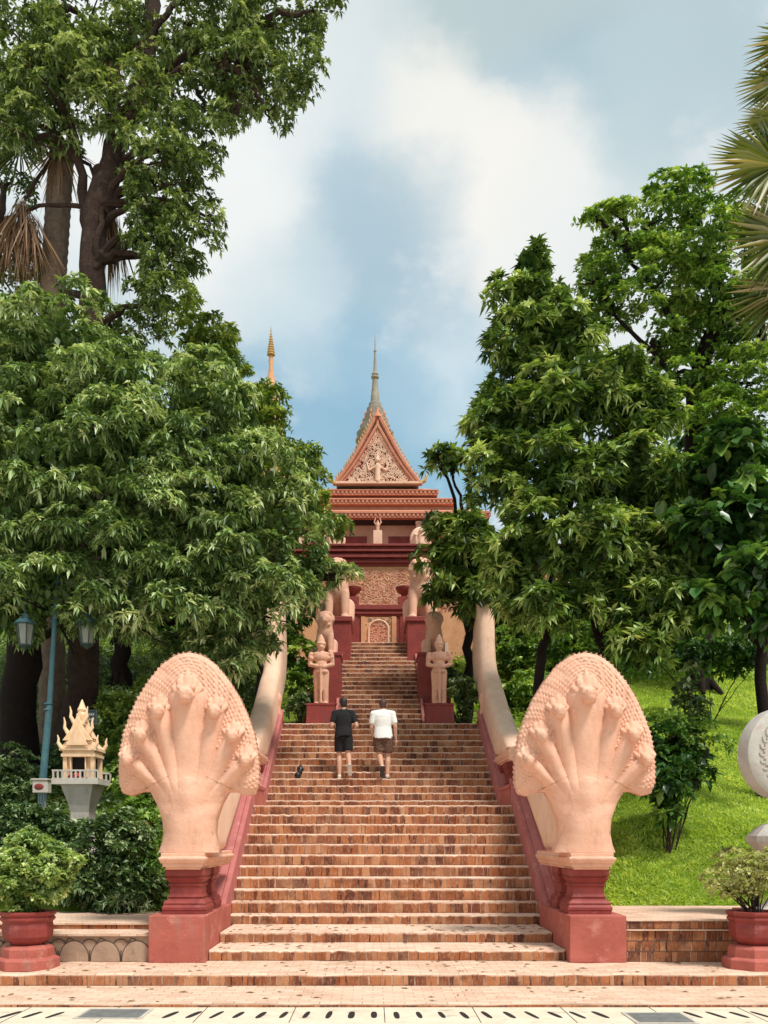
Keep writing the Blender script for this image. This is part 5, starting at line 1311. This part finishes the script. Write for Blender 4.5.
# ------------------------------------------------------------------ world, sun, camera
w = bpy.data.worlds.new('World'); sc.world = w; w.use_nodes = True; nt = w.node_tree; nt.nodes.clear()
N = nt.nodes.new; Lk = nt.links.new
EL, AZ = 60, 140      # sun elevation; azimuth measured from +Y clockwise (behind right of the camera)
sky = N('ShaderNodeTexSky'); sky.sky_type = 'NISHITA'; sky.sun_disc = False; sky.sun_elevation = R(EL); sky.sun_rotation = R(AZ)
bg1 = N('ShaderNodeBackground'); bg1.inputs[1].default_value = .10; Lk(sky.outputs[0], bg1.inputs[0])
tc = N('ShaderNodeTexCoord')
def wnoise(scale, det=6, rough=.55, loc=(0,0,0), sc3=(1,1,1)):
    mp = N('ShaderNodeMapping'); mp.inputs['Location'].default_value = loc; mp.inputs['Scale'].default_value = sc3; Lk(tc.outputs['Generated'], mp.inputs[0])
    n = N('ShaderNodeTexNoise'); n.inputs['Scale'].default_value = scale; n.inputs['Detail'].default_value = det; n.inputs['Roughness'].default_value = rough; Lk(mp.outputs[0], n.inputs['Vector']); return n
nz = wnoise(3.2, 4, .5)
va = N('ShaderNodeVectorMath'); va.operation = 'SUBTRACT'; Lk(nz.outputs['Color'], va.inputs[0]); va.inputs[1].default_value = (.5,.5,.5)
vs = N('ShaderNodeVectorMath'); vs.operation = 'SCALE'; Lk(va.outputs[0], vs.inputs[0]); vs.inputs['Scale'].default_value = .10
vd = N('ShaderNodeVectorMath'); vd.operation = 'ADD'; Lk(tc.outputs['Generated'], vd.inputs[0]); Lk(vs.outputs[0], vd.inputs[1])
nz2 = wnoise(9, 8, .6, (4,1,7), (1,1,1.5))
vb = N('ShaderNodeVectorMath'); vb.operation = 'SUBTRACT'; Lk(nz2.outputs['Color'], vb.inputs[0]); vb.inputs[1].default_value = (.5,.5,.5)
vt = N('ShaderNodeVectorMath'); vt.operation = 'SCALE'; Lk(vb.outputs[0], vt.inputs[0]); vt.inputs['Scale'].default_value = .09
ve = N('ShaderNodeVectorMath'); ve.operation = 'ADD'; Lk(vd.outputs[0], ve.inputs[0]); Lk(vt.outputs[0], ve.inputs[1])
vn = N('ShaderNodeVectorMath'); vn.operation = 'NORMALIZE'; Lk(ve.outputs[0], vn.inputs[0])
def wmix(a, b, fac):
    m_ = N('ShaderNodeMix'); m_.data_type = 'RGBA'
    for v_, k_ in ((fac, 0), (a, 6), (b, 7)):
        if hasattr(v_, 'is_linked'): Lk(v_, m_.inputs[k_])
        else: m_.inputs[k_].default_value = v_ if k_ == 0 else (*v_, 1)
    return m_.outputs[2]
def wr(fac, a, b):
    r_ = N('ShaderNodeMapRange'); r_.interpolation_type = 'SMOOTHSTEP'; r_.inputs[1].default_value = a; r_.inputs[2].default_value = b; Lk(fac, r_.inputs[0]); return r_.outputs[0]
c = wmix((.42,.56,.63), (.66,.74,.75), wr(wnoise(2.4, 6, .55, (3.1,0,1.2), (1,1,1.8)).outputs['Fac'], .35, .62))
def blob(c, px, py, ang, colr, amt=1.0):
    d = Vector(((px-373)/FP, 1, (838-py)/FP)).normalized()
    dp = N('ShaderNodeVectorMath'); dp.operation = 'DOT_PRODUCT'; Lk(vn.outputs[0], dp.inputs[0]); dp.inputs[1].default_value = d
    f = wr(dp.outputs['Value'], math.cos(R(ang)), math.cos(R(ang*.15)))
    mm = N('ShaderNodeMath'); mm.operation = 'MULTIPLY'; Lk(f, mm.inputs[0]); mm.inputs[1].default_value = amt
    return wmix(c, colr, mm.outputs[0])
for a in ((400,450,13,(.27,.47,.61),.95), (300,430,8,(.30,.50,.63),.8), (470,450,6,(.30,.52,.65),.6), (520,20,11,(.50,.58,.57),.85), (640,60,11,(.48,.59,.61),.7), (420,60,6,(.52,.63,.64),.6), (350,170,6,(.56,.68,.73),.8), (575,155,5.5,(.40,.54,.60),.9), (520,130,4,(.50,.63,.68),.6), (225,250,7,(.82,.85,.83),.95), (340,40,5,(.80,.84,.83),.7), (440,140,4.5,(.92,.90,.83),.95), (470,185,4.5,(.90,.89,.83),.9), (520,215,5.5,(.92,.90,.84),.95), (570,230,4.5,(.86,.87,.83),.7), (120,60,12,(.92,.93,.90),.9), (430,362,5,(.68,.79,.82),.8), (330,350,4,(.60,.72,.77),.6), (650,300,9,(.82,.85,.83),.8), (390,260,6,(.42,.56,.63),.85), (300,300,4,(.64,.75,.78),.6), (640,120,4,(.55,.67,.69),.6), (385,400,5,(.27,.48,.62),.7), (720,40,6,(.48,.60,.65),.6)):
    c = blob(c, *a)
c = wmix(c, (.85,.87,.85), wr(wnoise(6, 7, .6, (1,2,3), (1,1,1.6)).outputs['Fac'], .50, .78))
bg2 = N('ShaderNodeBackground'); Lk(c, bg2.inputs[0]); bg2.inputs[1].default_value = .86
mx = N('ShaderNodeMixShader'); mx.inputs[0].default_value = .90; Lk(bg1.outputs[0], mx.inputs[1]); Lk(bg2.outputs[0], mx.inputs[2])
out = N('ShaderNodeOutputWorld'); Lk(mx.outputs[0], out.inputs[0])

sun = bpy.data.lights.new('sun', 'SUN'); sun.energy = 3.2; sun.angle = R(13); sun.color = (1, .955, .89)
so = bpy.data.objects.new('sun', sun); col.objects.link(so)
sd = Vector((math.sin(R(AZ))*math.cos(R(EL)), math.cos(R(AZ))*math.cos(R(EL)), math.sin(R(EL))))
so.rotation_euler = sd.to_track_quat('Z', 'Y').to_euler()

cam = bpy.data.cameras.new('camera'); co = bpy.data.objects.new('camera', cam); col.objects.link(co); sc.camera = co
co.location = (0, 0, EYE); co.rotation_euler = (R(90), 0, 0)
cam.sensor_fit = 'VERTICAL'; cam.sensor_height = 36; cam.lens = 36*FP/1024
cam.shift_x = (384-373)/1024; cam.shift_y = (838-512)/1024; cam.clip_end = 3000; cam.clip_start = .05
sc.view_settings.view_transform = 'Standard'; sc.view_settings.look = 'None'; sc.view_settings.exposure = 0.38; sc.view_settings.gamma = 1
sc.view_settings.use_curve_mapping = False
sc.cycles.max_bounces = 5; sc.cycles.diffuse_bounces = 3; sc.cycles.transmission_bounces = 3; sc.cycles.transparent_max_bounces = 4
